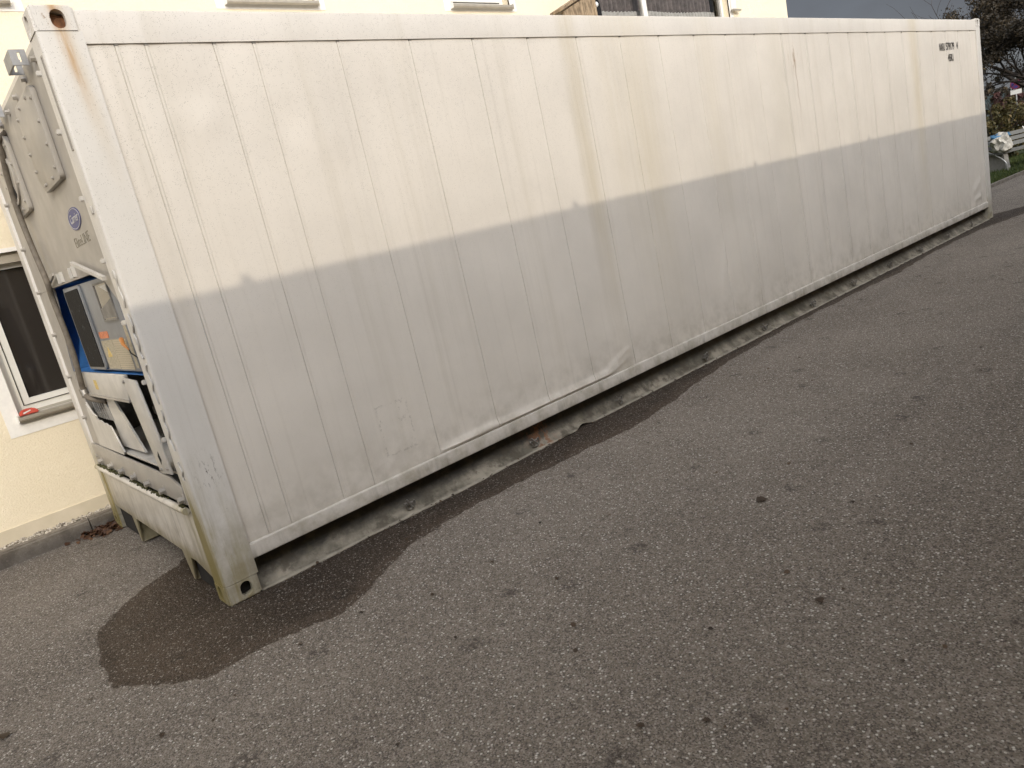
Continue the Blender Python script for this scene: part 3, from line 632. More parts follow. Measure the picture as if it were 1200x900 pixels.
# lower flange of the floor frame, dented and curled at the foot
def wsk(x, p):
    lowf = max(0, 1 - p[1] / .1)
    k = math.exp(-((x - 2.72) / .07) ** 2) * .035 - math.exp(-((x - 2.52) / .08) ** 2) * .018
    return (lowf * (.006 * nz(x * 2.3, 5) + .004 * nz(x * 9, 2) + k * .9 - .02 * math.exp(-((x - 1.6) / .5) ** 2)), lowf * (max(0, .006 * nz(x * 3.1, 1) + .003 * nz(x * 13, 4)) + abs(k) * .5))
sprof = [(.170, .187), (.112, .125), (.062, .05), (.030, .014), (-.006, .006), (-.006, .001), (.045, .001), (.075, .05), (.13, .125), (.18, .187)]
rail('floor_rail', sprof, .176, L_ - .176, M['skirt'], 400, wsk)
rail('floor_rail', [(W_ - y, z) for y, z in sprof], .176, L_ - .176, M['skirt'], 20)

# near side: sheet panels with lapped seams
xs = [.1825, .298, .430, .755, .962]; x = .962
while x < L_ - .75: x += .4915; xs.append(min(x, L_ - .1825))
if xs[-1] < L_ - .1825: xs[-1] = xs[-1]; xs.append(L_ - .1825)
def dent(x, z):
    d = .0035 * nz(x * 1.3, z * .9, 1) + .0016 * nz(x * 4, z * 3.2, 2) + .0006 * nz(x * 13, z * 11, 5)
    env = max(0, min(1, (x - 1.42) / .15)) * max(0, min(1, (3.40 - x) / .25))
    zc = .300 + .010 * nz(x * 3) + (.07 * max(0, (x - 3.05) / .3) ** 1.5 if x > 3.05 else 0)
    u = (z - zc) / .026
    d -= env * .014 * math.exp(-u * u) * (.75 + .4 * nz(x * 2.4, 8)) if u > 0 else env * .014 * math.exp(-(u * .8) ** 2)
    # diagonal fold and small knocks
    for (ax, az, bx, bz, w, k) in ((1.10, .33, 1.17, .45, .018, .008), (3.05, .31, 3.36, .42, .024, .006), (4.80, .62, 4.86, .86, .02, .009), (11.45, .5, 11.75, .62, .05, .012), (11.5, .38, 11.7, .40, .04, .010)):
        t = max(0, min(1, ((x - ax) * (bx - ax) + (z - az) * (bz - az)) / ((bx - ax) ** 2 + (bz - az) ** 2))); q = math.hypot(x - ax - t * (bx - ax), z - az - t * (bz - az)) / w; d -= k * math.exp(-q * q)
    for (px, pz, r, k) in ((.56, 2.50, .10, .006), (.62, 2.36, .07, -.006), (1.04, 2.33, .08, .004), (2.2, 1.9, .18, .004), (1.25, 2.2, .12, -.004), (3.2, .75, .16, .005), (5.1, 1.3, .2, .004), (2.75, .9, .15, -.004)):
        q = ((x - px) ** 2 + (z - pz) ** 2) / (r * r); d += k * math.exp(-q)
    return d
def fade(x, z): return min(1, max(0, (z - .274) / .012)) * min(1, max(0, (2.735 - z) / .05))
Z0, Z1 = .2745, 2.7365
zs_ = [Z0 + .010 * i for i in range(18)] + [Z0 + .18 + (Z1 - Z0 - .18) * i / 46 for i in range(47)]
for pi in range(len(xs) - 1):
    a, b = xs[pi], xs[pi + 1]; w = b - a
    soft = pi in (0, 1)
    gk = 0. if pi == 0 else max(0., min(1., (6.2 - a) / 3.5)); gd = .0125 + .0023 * gk; bd = .0125 - (.0018 + .0012 * gk) * (0 if pi == 0 else 1)
    pr = [(a + .0003, gd), (a + .0018, gd), (a + .0028, bd), (a + .0145, bd - .0002), (a + .0185, .0125)]
    k = max(2, int(w / .035)); pr += [(a + .021 + (w - .022) * i / k, .0125 - .0025 * math.sin(math.pi * i / k)) for i in range(1, k + 1)]
    vv = []; ff = []; m_ = len(pr)
    for z in zs_:
        for (px, py) in pr: vv.append((px, py + dent(px, z) * fade(px, z), z))
    for r in range(len(zs_) - 1):
        for c in range(m_ - 1): q = r * m_ + c; ff.append((q, q + 1, q + m_ + 1, q + m_))
    po = obj('side_panel', (vv, ff), M['side'], ct, 28)
    if pi: boxo('seam_tab', a + .001, a + .018, .0075, .02, 2.728, 2.7355, M['steel'], po)
# blocked-in body behind the sheets: far side, roof, floor, door end
boxo('far_side', .1825, L_ - .1825, W_ - .03, W_ - .012, .274, 2.737, M['side'], ct)
boxo('roof', .06, L_ - .06, .061, W_ - .061, 2.85, 2.876, M['side'], ct)
boxo('floor', .55, L_ - .06, .13, W_ - .13, .17, .27, M['dark'], ct)
boxo('bulkhead', .56, .60, .0505, W_ - .0505, .27, 2.84, M['midgrey'], ct)
for y0, y1 in ((.165, 1.215), (1.223, W_ - .165)):
    dr = boxo('door', L_ - .05, L_ - .006, y0, y1, .17, 2.76, M['side'], ct, .006)
    for yy in (y0 + .28, y1 - .28): tubeo('locking_bar', [(L_ + .012, yy, .12), (L_ + .012, yy, 2.80)], .017, M['steel'], dr, 8)
boxo('door_header', L_ - .10, L_ - .003, .163, W_ - .163, 2.765, 2.88, M['rail'], ct)
boxo('door_sill', L_ - .10, L_ - .003, .163, W_ - .163, .03, .165, M['rail'], ct)

# lashing rings along the floor rail
def ring_mesh():
    bm = bmesh.new()
    tube(bm, [Vector((.026 * math.cos(t), -.006 - .004 * math.sin(t), .032 * math.sin(t))) for t in [math.radians(a) for a in range(-200, 60, 20)]], .006, 6)
    tube(bm, [(-.016, .01, .024), (.016, -.012, -.022)], .006, 6); tube(bm, [(-.03, .012, .0), (.03, .012, .0)], .007, 6)
    bmesh.ops.recalc_face_normals(bm, faces=bm.faces[:]); me = bpy.data.meshes.new('lashing_ring'); bm.to_mesh(me); bm.free(); me.materials.append(M['steel']); return me
rme = ring_mesh()
for i, xx in enumerate((1.158, 2.234, 3.168, 4.363, 5.37, 6.368, 7.349, 8.35, 9.35, 10.35, 11.3)):
    put('lashing_ring', rme, (xx, .022, .064), (1.15, 1, 1.15), (rng.uniform(-.2, .2), rng.uniform(-.4, .4), rng.uniform(-.3, .3)))

# stencilled number
def text_mesh(name, s, size, mat, parent, origin, ux, uz, align='LEFT', width=None, ext=.0006, shear=0., bold=0.):
    cu = bpy.data.curves.new(name, 'FONT'); cu.body = s; cu.size = size; cu.extrude = ext; cu.align_x = align; cu.shear = shear; cu.offset = bold; cu.resolution_u = 3
    t = bpy.data.objects.new(name, cu); COL.objects.link(t); dg = bpy.context.evaluated_depsgraph_get(); dg.update()
    me = bpy.data.meshes.new_from_object(t.evaluated_get(dg)); bpy.data.objects.remove(t)
    xsv = [v.co.x for v in me.vertices]; k = 1. if width is None else width / (max(xsv) - min(xsv))
    ux = Vector(ux); uz = Vector(uz); un = ux.cross(uz)
    for v in me.vertices: v.co = Vector(origin) + ux * (v.co.x * k) + uz * v.co.y + un * v.co.z
    me.materials.clear(); me.materials.append(mat); me.name = name
    o = bpy.data.objects.new(name, me); COL.objects.link(o); o.parent = parent; o.matrix_parent_inverse = Matrix.Translation(-ct.location); return o
for s, x0, w, z0 in (('NARU', 10.53, .20, 2.487), ('579179', 10.775, .31, 2.492), ('4', 11.185, .045, 2.50)):
    text_mesh('lettering', s, .135, M['ink'], ct, (x0, .004, z0), (1, 0, 0), (0, 0, 1), width=w, bold=.0015)
text_mesh('lettering', '45R1', .135, M['ink'], ct, (10.83, .004, 2.345), (1, 0, 0), (0, 0, 1), width=.19, bold=.0015)

# ------------------------------------------------------------------ machinery end (x = 0)
XE = .014
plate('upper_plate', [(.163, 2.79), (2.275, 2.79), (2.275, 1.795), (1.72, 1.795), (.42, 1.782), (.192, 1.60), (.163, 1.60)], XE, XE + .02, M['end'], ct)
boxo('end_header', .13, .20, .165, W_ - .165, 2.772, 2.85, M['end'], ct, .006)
# narrow side strips beside the bays
plate('side_strip', [(.163, 1.599), (.192, 1.599), (.215, 1.24), (.205, .93), (.19, .69), (.163, .69)], XE, XE + .02, M['end'], ct)
plate('side_strip', [(2.275, 1.794), (1.77, 1.794), (2.06, 1.24), (2.0, .69), (2.275, .69)], XE + .001, XE + .02, M['end'], ct)
# access panels with chamfered corners
def bolts(parent, pts, x, me): 
    for (y, z) in pts: put('bolt', me, (x, y, z), (1, 1, 1), (rng.uniform(0, 3), 0, 0), ct)
def bolt_mesh(r, h, w, nm='bolt', mat=None):
    bm = bmesh.new()
    def cyl(r0, a, b, n):
        A = [bm.verts.new((a, r0 * math.cos(2 * math.pi * i / n), r0 * math.sin(2 * math.pi * i / n))) for i in range(n)]; B = [bm.verts.new((b, v.co.y, v.co.z)) for v in A]
        bm.faces.new(B[::-1]); bm.faces.new(A)
        for i in range(n): bm.faces.new((A[i], A[(i + 1) % n], B[(i + 1) % n], B[i]))
    cyl(w, 0, -.004, 10); cyl(r, -.004, -h, 6)
    bmesh.ops.recalc_face_normals(bm, faces=bm.faces[:]); me = bpy.data.meshes.new(nm); bm.to_mesh(me); bm.free(); me.materials.append(mat or M['end']); return me
bsm = bolt_mesh(.007, .009, .010); bbig = bolt_mesh(.013, .022, .019); 
def clip_mesh():
    bm = bmesh.new(); box(bm, -.022, 0, -.012, .012, -.012, .012); bmesh.ops.bevel(bm, geom=bm.edges[:], offset=.004, segments=2, affect='EDGES')
    bmesh.ops.recalc_face_normals(bm, faces=bm.faces[:]); me = bpy.data.meshes.new('clip'); bm.to_mesh(me); bm.free(); me.materials.append(M['endwhite']); return me
clm = clip_mesh()
ap1 = [(.47, 2.70)]; 
def accpanel(y0, y1, z0, z1):
    r = .05; o = []
    for cy, cz, a in ((y1 - r, z1 - r, 0), (y0 + r, z1 - r, 90)):
        for i in range(5): t = math.radians(a + 22.5 * i); o.append((cy + r * math.cos(t), cz + r * math.sin(t)))
    for i in range(5): t = math.radians(180 + 22.5 * i); o.append((y0 + r * .5 + r * .5 * math.cos(t), z0 + r * .5 + r * .5 * math.sin(t)))
    o += [(y1 - .09, z0), (y1, z0 + .08)]
    return o
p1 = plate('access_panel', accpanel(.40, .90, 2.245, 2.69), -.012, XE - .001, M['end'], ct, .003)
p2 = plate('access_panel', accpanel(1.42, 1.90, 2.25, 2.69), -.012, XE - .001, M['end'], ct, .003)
for y0, y1, z0, z1 in ((.40, .90, 2.245, 2.69), (1.42, 1.90, 2.25, 2.69)):
    pts = [(y0 + .03, z0 + .06 + (z1 - z0 - .12) * i / 3) for i in range(4)] + [(y1 - .03, z0 + .12 + (z1 - z0 - .18) * i / 3) for i in range(4)] + [(y0 + .15, z0 + .03), (y1 - .15, z0 + .03), (y0 + .15, z1 - .03), (y1 - .15, z1 - .03)]
    for q in pts: put('bolt', bsm, (-.012, q[0], q[1]))
# fresh-air vent on the second panel
def disc(name, cy, cz, ry, rz, x0, x1, mat, n=32, inner=0.):
    bm = bmesh.new()
    A = [(cy + ry * math.cos(2 * math.pi * i / n), cz + rz * math.sin(2 * math.pi * i / n)) for i in range(n)]
    if not inner: prism(bm, A, 0, x0, x1)
    else:
        B = [(cy + (p[0] - cy) * inner, cz + (p[1] - cz) * inner) for p in A]
        vs = [[bm.verts.new((xx, *p)) for p in PP] for PP in (A, B) for xx in (x0, x1)]
        for i in range(n):
            j = (i + 1) % n
            for s, t in ((0, 1), (1, 3), (3, 2), (2, 0)): bm.faces.new((vs[s][i], vs[s][j], vs[t][j], vs[t][i]))
    return obj(name, bm, mat, ct, 40)
disc('vent_ring', 1.64, 2.46, .17, .145, -.024, -.0125, M['end'], 36, .86)
disc('vent_disc', 1.64, 2.46, .145, .123, -.018, -.0125, M['end'])
for a in (60, 240):
    bm = bmesh.new(); a0, a1 = math.radians(a), math.radians(a + 38)
    prism(bm, [(1.64, 2.46), (1.64 + .13 * math.cos(a0), 2.46 + .11 * math.sin(a0)), (1.64 + .13 * math.cos(a1), 2.46 + .11 * math.sin(a1))], 0, -.0195, -.0182); obj('vent_slot', bm, M['dark'], ct)
disc('vent_knob', 1.64, 2.46, .028, .028, -.04, -.0195, M['end'], 12)
# top brackets
def strap(y0, y1, z, xo):
    bm = bmesh.new(); t = .008
    for ya, yb in ((y0, y0 + t), (y1 - t, y1)):
        for (xa, xb, za, zb) in ((-xo, 0.0, z + .022, z + .034), (-xo, 0.0, z - .034, z - .022), (-.024, 0.0, z - .022, z + .022), (-xo, -xo + .022, z - .022, z + .022)): box(bm, xa, xb, ya, yb, za, zb)
    box(bm, -xo - t, -xo, y0, y1, z - .034, z + .034)
    return obj('top_bracket', bm, M['grey'], ct)
strap(.30, .46, 2.775, .058); strap(1.24, 1.40, 2.775, .058)
# bolts of the frame
for z in (2.40, 2.10, 1.80, 1.50, 1.195, .89, .60): put('bolt', bbig, (XE, 2.215, z))
for y in (2.07, 1.77, 1.46, 1.16, .84, .535, .19): put('bolt', bbig, (-.002, y, .577), (1.35, 1.4, 1.4))
for y in (.22, .535, .855, 1.16, 1.47, 1.78, 2.08): put('bolt', bbig, (XE, y, 2.742))
for z in (2.66, 2.405, 2.105, 1.812, 1.512, 1.21, .908): put('clip', clm, (.004, .158, z))
# outline slots and torn sealant on the near post
bm = bmesh.new()
for ya in (.030, .052): box(bm, -.0035, .002, ya, ya + .005, 2.30, 2.70)
for za in (2.30, 2.50, 2.697): box(bm, -.0034, .002, .035, .052, za, za + .005)
obj('post_slot_frame', bm, M['end'], ct)
boxo('post_slot', -.001, .002, .0355, .0515, 2.306, 2.494, M['midgrey'], ct); boxo('post_slot', -.001, .002, .0355, .0515, 2.506, 2.696, M['midgrey'], ct)
for z0, z1 in ((1.76, 1.58), (1.55, 1.33), (1.30, 1.10), (1.07, .86), (.80, .70)):
    n = max(4, int((z0 - z1) / .03)); tubeo('torn_sealant', catmull([(-.004, .046 + .013 * math.sin(i * 2.1 + z0 * 9) + rng.uniform(-.005, .005), z0 + (z1 - z0) * i / n) for i in range(n + 1)], 3), .0045, M['endwhite'], ct, 5)
for z in (2.02, 1.72, 1.40): boxo('sealant_dab', -.008, .0, .05, .075, z, z + .035, M['endwhite'], ct, .003)
# maker's badge and name
disc('badge', .52, 2.062, .140, .055, XE - .003, XE - .0004, M['logoblue'], 40)
disc('badge_ring', .52, 2.062, .132, .049, XE - .0045, XE - .0034, M['logowhite'], 40, .955)
text_mesh('badge_lettering', 'Carrier', .062, M['logowhite'], ct, (XE - .0042, .615, 2.045), (0, -1, 0), (0, 0, 1), width=.19, shear=.35)
text_mesh('name_lettering', 'EliteLINE', .075, M['inkgrey'], ct, (XE - .0008, .695, 1.930), (0, -1, 0), (0, 0, 1), width=.345, bold=-.001)
# upper edge of the control bay
tubeo('hood_bar', [(-.012, .80, 1.868), (-.012, .215, 1.735)], .013, M['endwhite'], ct, 4)
tubeo('hood_bar', [(-.008, 1.43, 1.862), (-.008, 1.76, 1.80)], .010, M['end'], ct, 4)
for y in (1.33, .965):
    bm = bmesh.new(); box(bm, -.004, XE, y - .055, y - .045, 1.80, 1.86); box(bm, -.004, XE, y + .045, y + .055, 1.80, 1.86); nb = obj('notch_frame', bm, M['endwhite'], ct)
    plate('notch', [(y - .045, 1.80), (y + .045, 1.80), (y + .045, 1.855), (y - .045, 1.855)], XE - .002, XE - .0005, M['dark'], ct)
# control bay: blue shell, grey cabinet
bm = bmesh.new(); v = box(bm, .016, .40, .19, 2.12, 1.238, 1.80); bm.faces.ensure_lookup_table()
ff = [f_ for f_ in bm.faces if all(abs(v_.co.x - .016) < 1e-5 for v_ in f_.verts)]; bmesh.ops.delete(bm, geom=ff, context='FACES'); obj('control_bay', bm, M['blue'], ct)
cab = plate('control_cabinet', [(.36, 1.25), (1.53, 1.25), (1.53, 1.77), (.44, 1.755), (.30, 1.63), (.30, 1.25)], .03, .38, M['boxgrey'], ct, .006)
plate('window_bezel', rrect(1.0, 1.46, 1.258, 1.758, .03), .016, .0296, M['boxgrey'], cab, .003)
plate('black_window', rrect(1.03, 1.42, 1.275, 1.742, .02), .012, .0158, M['blackgrid'], cab)
bm = bmesh.new()
for a in ((.39, .40, 1.53, 1.735), (.675, .685, 1.53, 1.735), (.40, .675, 1.53, 1.54), (.40, .675, 1.725, 1.735)): box(bm, .022, .0296, *a)
obj('display_frame', bm, M['midgrey'], cab)
plate('display', [(.40, 1.54), (.675, 1.54), (.675, 1.725), (.40, 1.725)], .026, .0294, M['glass'], cab)
plate('display_panel', [(.41, 1.545), (.665, 1.545), (.665, 1.60), (.41, 1.64)], .0238, .0258, M['midgrey'], cab)
plate('display_glint', [(.415, 1.675), (.415, 1.715), (.56, 1.715)], .0238, .0258, M['endwhite'], cab)
plate('paper_sheet', [(.70, 1.262), (.97, 1.262), (.965, 1.425), (.695, 1.43)], .0278, .0296, M['diagram'], cab)
plate('paper_sheet', [(.40, 1.262), (.69, 1.262), (.685, 1.43), (.40, 1.43)], .0275, .0296, M['paper'], cab)
plate('orange_sticker', rrect(.74, .955, 1.44, 1.478, .012), .0276, .0296, M['tagorange'], cab)
plate('yellow_sticker', [(.80, 1.335), (.90, 1.33), (.845, 1.39)], .026, .0277, M['tagyellow'], cab)
plate('label_strip', [(.31, 1.27), (.36, 1.27), (.36, 1.50), (.31, 1.50)], .0278, .0296, M['diagram'], cab)
tubeo('orange_tie', [(.01, .40, 1.43), (-.004, .33, 1.405), (.0, .27, 1.375)], [.012, .009, .004], M['orange'], ct, 6)
tubeo('tie_wire', [(.0, .27, 1.375), (-.004, .235, 1.36), (.01, .19, 1.33)], .003, M['dark'], ct, 5)
# mid panel with yellow tag, compressor bay below
mp_ = plate('mid_panel', [(.55, 1.238), (1.88, 1.238), (1.76, 1.085), (.60, 1.085)], -.008, .014, M['endwhite'], ct, .003)
plate('yellow_tag', [(1.28, 1.135), (1.36, 1.135), (1.36, 1.195), (1.28, 1.195)], -.0095, -.0082, M['tagyellow'], mp_)
boxo('mid_panel_lip', -.016, -.0085, .58, 1.78, 1.085, 1.098, M['end'], mp_)
bm = bmesh.new(); box(bm, .018, .55, .175, 2.0, .56, 1.236)
ff = [f_ for f_ in bm.faces if all(abs(v_.co.x - .018) < 1e-5 for v_ in f_.verts)]; bmesh.ops.delete(bm, geom=ff, context='FACES'); obj('compressor_bay', bm, M['midgrey'], ct)
plate('bay_tray', [(.02, .70), (.50, .76), (.50, .77), (.02, .712)], .22, 1.98, M['endwhite'], ct, 0, 1)
bm = bmesh.new(); vs = [bm.verts.new(p) for p in ((.06, 1.58, 1.16), (.06, 1.50, 1.16), (.045, .90, .74), (.035, 1.40, .74))]; bm.faces.new(vs); r_ = bmesh.ops.extrude_face_region(bm, geom=bm.faces[:]); bmesh.ops.translate(bm, vec=(.012, 0, 0), verts=[g_ for g_ in r_['geom'] if isinstance(g_, bmesh.types.BMVert)]); obj('slanted_sheet', bm, M['endwhite'], ct)
bm = bmesh.new()
for i in range(9): box(bm, .30, .31, .45 + i * .085, .46 + i * .085, .80, 1.2)
for i in range(4): box(bm, .298, .312, .45, 1.15, .84 + i * .1, .848 + i * .1)
obj('coil_guard', bm, M['grey'], ct)
tubeo('refrigerant_pipe', catmull([(.12, .62, .86), (.10, .50, .84), (.14, .45, .75), (.2, .5, .71)], 5), .014, M['dark'], ct, 8)
for y, z in ((.60, 1.0), (.62, .83)): boxo('valve_block', .10, .20, y - .05, y + .05, z - .02, z + .025, M['dark'], ct, .005)
rag = [(1.99, .70), (1.30, .70), (1.27, .72), (1.34, .80), (1.40, .87), (1.43, .885), (1.47, .878), (1.52, .893), (1.60, .888), (1.66, .905), (1.73, .90), (1.78, .925), (1.86, .93), (1.90, .97), (1.99, 1.0)]
plate('broken_cover', rag, .004, .013, M['endwhite'], ct)
plate('fan_shroud', [(1.97, 1.075), (1.60, 1.075), (1.44, .90), (1.97, .90)], .045, .055, M['grey'], ct)
for k in range(5): tubeo('shroud_rib', [(.042, 1.93 - .07 * k, 1.07), (.042, 1.86 - .07 * k, .90)], .005, M['midgrey'], ct, 5)
tubeo('fan_wire', catmull([(.0, 1.90, 1.02), (-.004, 1.78, .96), (.0, 1.70, .93)], 4), .006, M['endwhite'], ct, 5)
cv = plate('loose_cover', [(.572, 1.228), (.30, 1.215), (.225, .935), (.205, .715), (.40, .70), (.425, .715)], -.014, -.004, M['endwhite'], ct, .002)
plate('diamond_hole', [(.335, .83), (.365, .80), (.345, .755), (.315, .785)], -.0152, -.0142, M['dark'], cv)
for q in ((.545, 1.205), (.25, .745), (.38, .725)): put('bolt', bsm, (-.014, q[0], q[1]))
# sill panel, tube and base skirt with fork pockets
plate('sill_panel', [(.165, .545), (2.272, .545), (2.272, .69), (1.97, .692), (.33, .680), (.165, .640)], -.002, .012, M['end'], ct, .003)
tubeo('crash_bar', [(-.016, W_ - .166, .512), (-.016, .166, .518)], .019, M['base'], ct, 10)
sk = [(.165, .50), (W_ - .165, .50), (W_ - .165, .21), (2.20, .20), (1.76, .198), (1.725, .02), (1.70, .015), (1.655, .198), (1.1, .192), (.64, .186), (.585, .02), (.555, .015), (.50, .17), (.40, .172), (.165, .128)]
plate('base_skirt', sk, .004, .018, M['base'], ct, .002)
for y in (.57, 1.712): boxo('fork_pocket_wall', .0185, .60, y - .012, y + .012, .012, .20, M['base'], ct)
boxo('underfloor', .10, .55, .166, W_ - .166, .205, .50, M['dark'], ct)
for y0, y1 in ((.168, .545), (1.735, W_ - .168)): boxo('pocket_shade_block', .03, .56, y0, y1, .012, .199, M['dark'], ct)  # near-black blocks added so the fork pockets read as shaded
# moss caught behind the crash bar
bm = bmesh.new()
for k in range(150):
    yy = rng.uniform(.18, 2.2); 
    if nz(yy * 4, 3) > -.15: bmesh.ops.create_icosphere(bm, subdivisions=1, radius=rng.uniform(.004, .012), matrix=Matrix.Translation((-.012 + rng.uniform(-.008, .006), yy, .538 + rng.uniform(-.006, .004))))
tag(obj('moss', bm, plain('dark_moss', (.06, .058, .02), .95, 0, .4, 60), ct), kind='stuff')
# power cable hanging down the end
cb = empty('power_cable', (-.03, 1.6, 1.07)); tag(cb, 'thick grey brown cable hanging down the machinery end of the container', 'cable')
pts = [(.012, 1.44, 2.70), (-.03, 1.50, 2.665), (-.03, 1.53, 2.60), (-.03, 1.63, 2.43), (-.03, 1.674, 2.272), (-.03, 1.63, 2.03), (-.03, 1.565, 1.835), (-.028, 1.60, 1.731), (-.025, 1.587, 1.536), (-.025, 1.582, 1.369), (-.03, 1.611, 1.227), (-.03, 1.65, 1.12), (-.02, 1.60, 1.07), (.05, 1.52, 1.03)]
tubeo('sheath', catmull(pts, 8), .017, M['rubber'], cb, 10)
tubeo('cable_clamp', [(-.03, 1.66, 1.135), (-.03, 1.64, 1.085)], .025, M['steel'], cb, 8)

# ------------------------------------------------------------------ leaves and litter on the ground
def leaf_geo(n_side=4):
    """a lobed, slightly curled leaf about 1 unit long"""
    v = []; f = []
    prof = [0, .22, .36, .30, .40, .26, .12, 0]
    for i, w in enumerate(prof):
        t = i / (len(prof) - 1); z = .09 * math.sin(t * 3.1) + .02 * (i % 2)
        v += [(t - .5, -w, z + .18 * w), (t - .5, 0, z), (t - .5, w, z + .26 * w)]
        if i:
            b = 3 * i; f += [(b - 3, b, b + 1, b - 2), (b - 2, b + 1, b + 2, b - 1)]
    v += [(-.5, 0, 0), (-.72, .02, .02), (-.72, -.01, .02)]; f.append((len(v) - 3, len(v) - 2, len(v) - 1))
    return v, f
LV, LF = leaf_geo(); lme = bpy.data.meshes.new('leaf'); lme.from_pydata(LV, [], LF); lme.update()
a = lme.attributes.new('tint', 'FLOAT', 'POINT'); a.data.foreach_set('value', [.45 + .3 * nz(p[0] * 3, p[1] * 3) for p in LV]); lme.materials.append(M['litter'])
lme.polygons.foreach_set('use_smooth', [True] * len(lme.polygons))
leafs = [(2.029, -1.83, .062, 'flat brown leaf lying on open asphalt, largest one right of centre'),
         (1.339, -2.454, .045, 'brown leaf on asphalt in the lower right of the yard'),
         (.464, -2.30, .034, 'crumpled dark leaf near the bottom edge of the photo, left of its twin'),
         (.592, -2.457, .028, 'tiny dark leaf scrap near the bottom edge of the photo'),
         (-1.014, -.122, .065, 'orange brown leaf at the lower left edge of the asphalt')]
for X, Y, s, lab in leafs:
    o = bpy.data.objects.new('fallen_leaf', lme); COL.objects.link(o); o.location = (X, Y, .006); o.scale = (s, s, s * .7); o.rotation_euler = (rng.uniform(-.2, .2), rng.uniform(-.2, .2), rng.uniform(0, 6.2)); tag(o, lab, 'leaf', 'fallen leaves on the asphalt')
def scatter(name, pts, smin, smax, label, cat, mat, tilt=.5):
    v, f, t = [], [], []
    for (px, py, pz) in pts:
        s = rng.uniform(smin, smax); R = Matrix.Rotation(rng.uniform(0, 6.28), 3, 'Z') @ Matrix.Rotation(rng.uniform(-tilt, tilt), 3, 'X') @ Matrix.Rotation(rng.uniform(-tilt, tilt), 3, 'Y'); b = len(v); c = rng.random()
        for p in LV: q = R @ (Vector(p) * s); v.append((px + q.x, py + q.y, max(.004, pz + q.z)))
        f += [tuple(b + i for i in ff_) for ff_ in LF]; t += [c] * len(LV)
    o = obj(name, (v, f), mat); a = o.data.attributes.new('tint', 'FLOAT', 'POINT'); a.data.foreach_set('value', t); tag(o, label, cat, kind='stuff'); return o
pts = []
for k in range(520):
    px = rng.gauss(-.02, .10); py = 2.465 - abs(rng.gauss(0, .07)); pts.append((px, py, .006 + .035 * max(0, 1 - (2.475 - py) / .15) * rng.random()))
scatter('leaf_litter', pts, .025, .055, 'drift of brown dead leaves between the kerb and the container corner', 'leaves', M['drift'], .7)
pts = [(2.6 + 0, -.95, .004)]
pts = []
for u in ((3.35, -.62), (3.9, -.80), (4.2, -.66), (3.45, -.45), (2.9, -.55), (2.55, -.72), (2.1, -.62), (5.9, -1.6), (5.2, -1.3), (4.4, -1.15), (8.6, -1.2), (9.5, -.9), (.35, -.75), (.62, -.95), (.05, -.72), (-.9, .5), (-.7, -.2), (-.4, -.9), (2.9, -2.2), (3.2, -1.6), (1.0, -1.4), (1.6, -1.2), (4.9, -2.0), (2.2, -2.55)):
    pts.append((u[0], u[1], .004))
for k in range(90): pts.append((rng.uniform(-1, 8), rng.uniform(-2.9, -.2), .004))
scatter('leaf_scraps', pts, .010, .030, 'small dark leaf scraps scattered over the asphalt', 'debris', M['litter'], .3)
pts = [(x_ + rng.uniform(-.03, .03), -.012 + rng.uniform(-.02, .015), .006) for x_ in [rng.uniform(.3, 12) for _ in range(150)]]
scatter('rail_foot_debris', pts, .010, .028, 'dark debris along the foot of the container rail', 'debris', M['litter'], .5)

# ------------------------------------------------------------------ vegetation and bench at the far right
def foliage(name, centers, n, smin, smax, mat, parent, dark=None):
    v, f, t = [], [], []
    for k in range(n):
        c, r = centers[rng.randrange(len(centers))]
        d = Vector((rng.gauss(0, 1), rng.gauss(0, 1), rng.gauss(0, 1))); d.normalize(); p = Vector(c) + d * r * rng.random() ** .5
        s = rng.uniform(smin, smax); nrm = (d + Vector((rng.uniform(-1, 1), rng.uniform(-1, 1), rng.uniform(-.3, 1)))).normalized(); u = nrm.orthogonal().normalized(); u = Matrix.Rotation(rng.uniform(0, 6.28), 3, nrm) @ u; w = nrm.cross(u); b = len(v)
        v += [tuple(p - u * s), tuple(p + w * s * .5 + nrm * s * .15), tuple(p + u * s), tuple(p - w * s * .5 + nrm * s * .15)]
        f.append((b, b + 1, b + 2, b + 3)); c_ = min(1, max(0, rng.gauss(.42, .24))); t += [c_] * 4
    o = obj(name, (v, f), mat, parent); a = o.data.attributes.new('tint', 'FLOAT', 'POINT'); a.data.foreach_set('value', t); return o
def grow(bm, p, d, length, r, depth, tips, seg=4):
    pts = [p.copy()]; rs = [r]; q = p.copy(); dd = d.copy()
    for i in range(seg):
        dd = (dd + Vector((rng.uniform(-1, 1), rng.uniform(-1, 1), rng.uniform(-.6, .9))) * .22).normalized(); q = q + dd * length / seg; pts.append(q.copy()); rs.append(r * (1 - .55 * (i + 1) / seg))
    tube(bm, pts, rs, 6 if depth > 1 else 4)
    if depth == 0: tips.append(q.copy()); tips.append(pts[2].copy()); return
    for k in range(rng.randint(3, 4)):
        a = dd.orthogonal().normalized(); a = Matrix.Rotation(rng.uniform(0, 6.28), 3, dd) @ a
        nd = (dd * rng.uniform(.45, .9) + a * rng.uniform(.5, .95)).normalized(); start = pts[rng.randint(2, seg)]
        grow(bm, start, nd, length * rng.uniform(.58, .78), rs[-1] * .85, depth - 1, tips, seg)
tr = empty('autumn_tree', (30.6, 3.0, 0)); tag(tr, 'large dark autumn tree with thinning brown leaves beyond the container end', 'tree')
bm = bmesh.new(); tips = []; base = Vector((30.6, 3.0, 0))
tube(bm, [base, base + Vector((.05, .05, .8)), base + Vector((.0, .1, 1.7)), base + Vector((.1, .1, 2.4))], [.30, .22, .19, .17], 10)
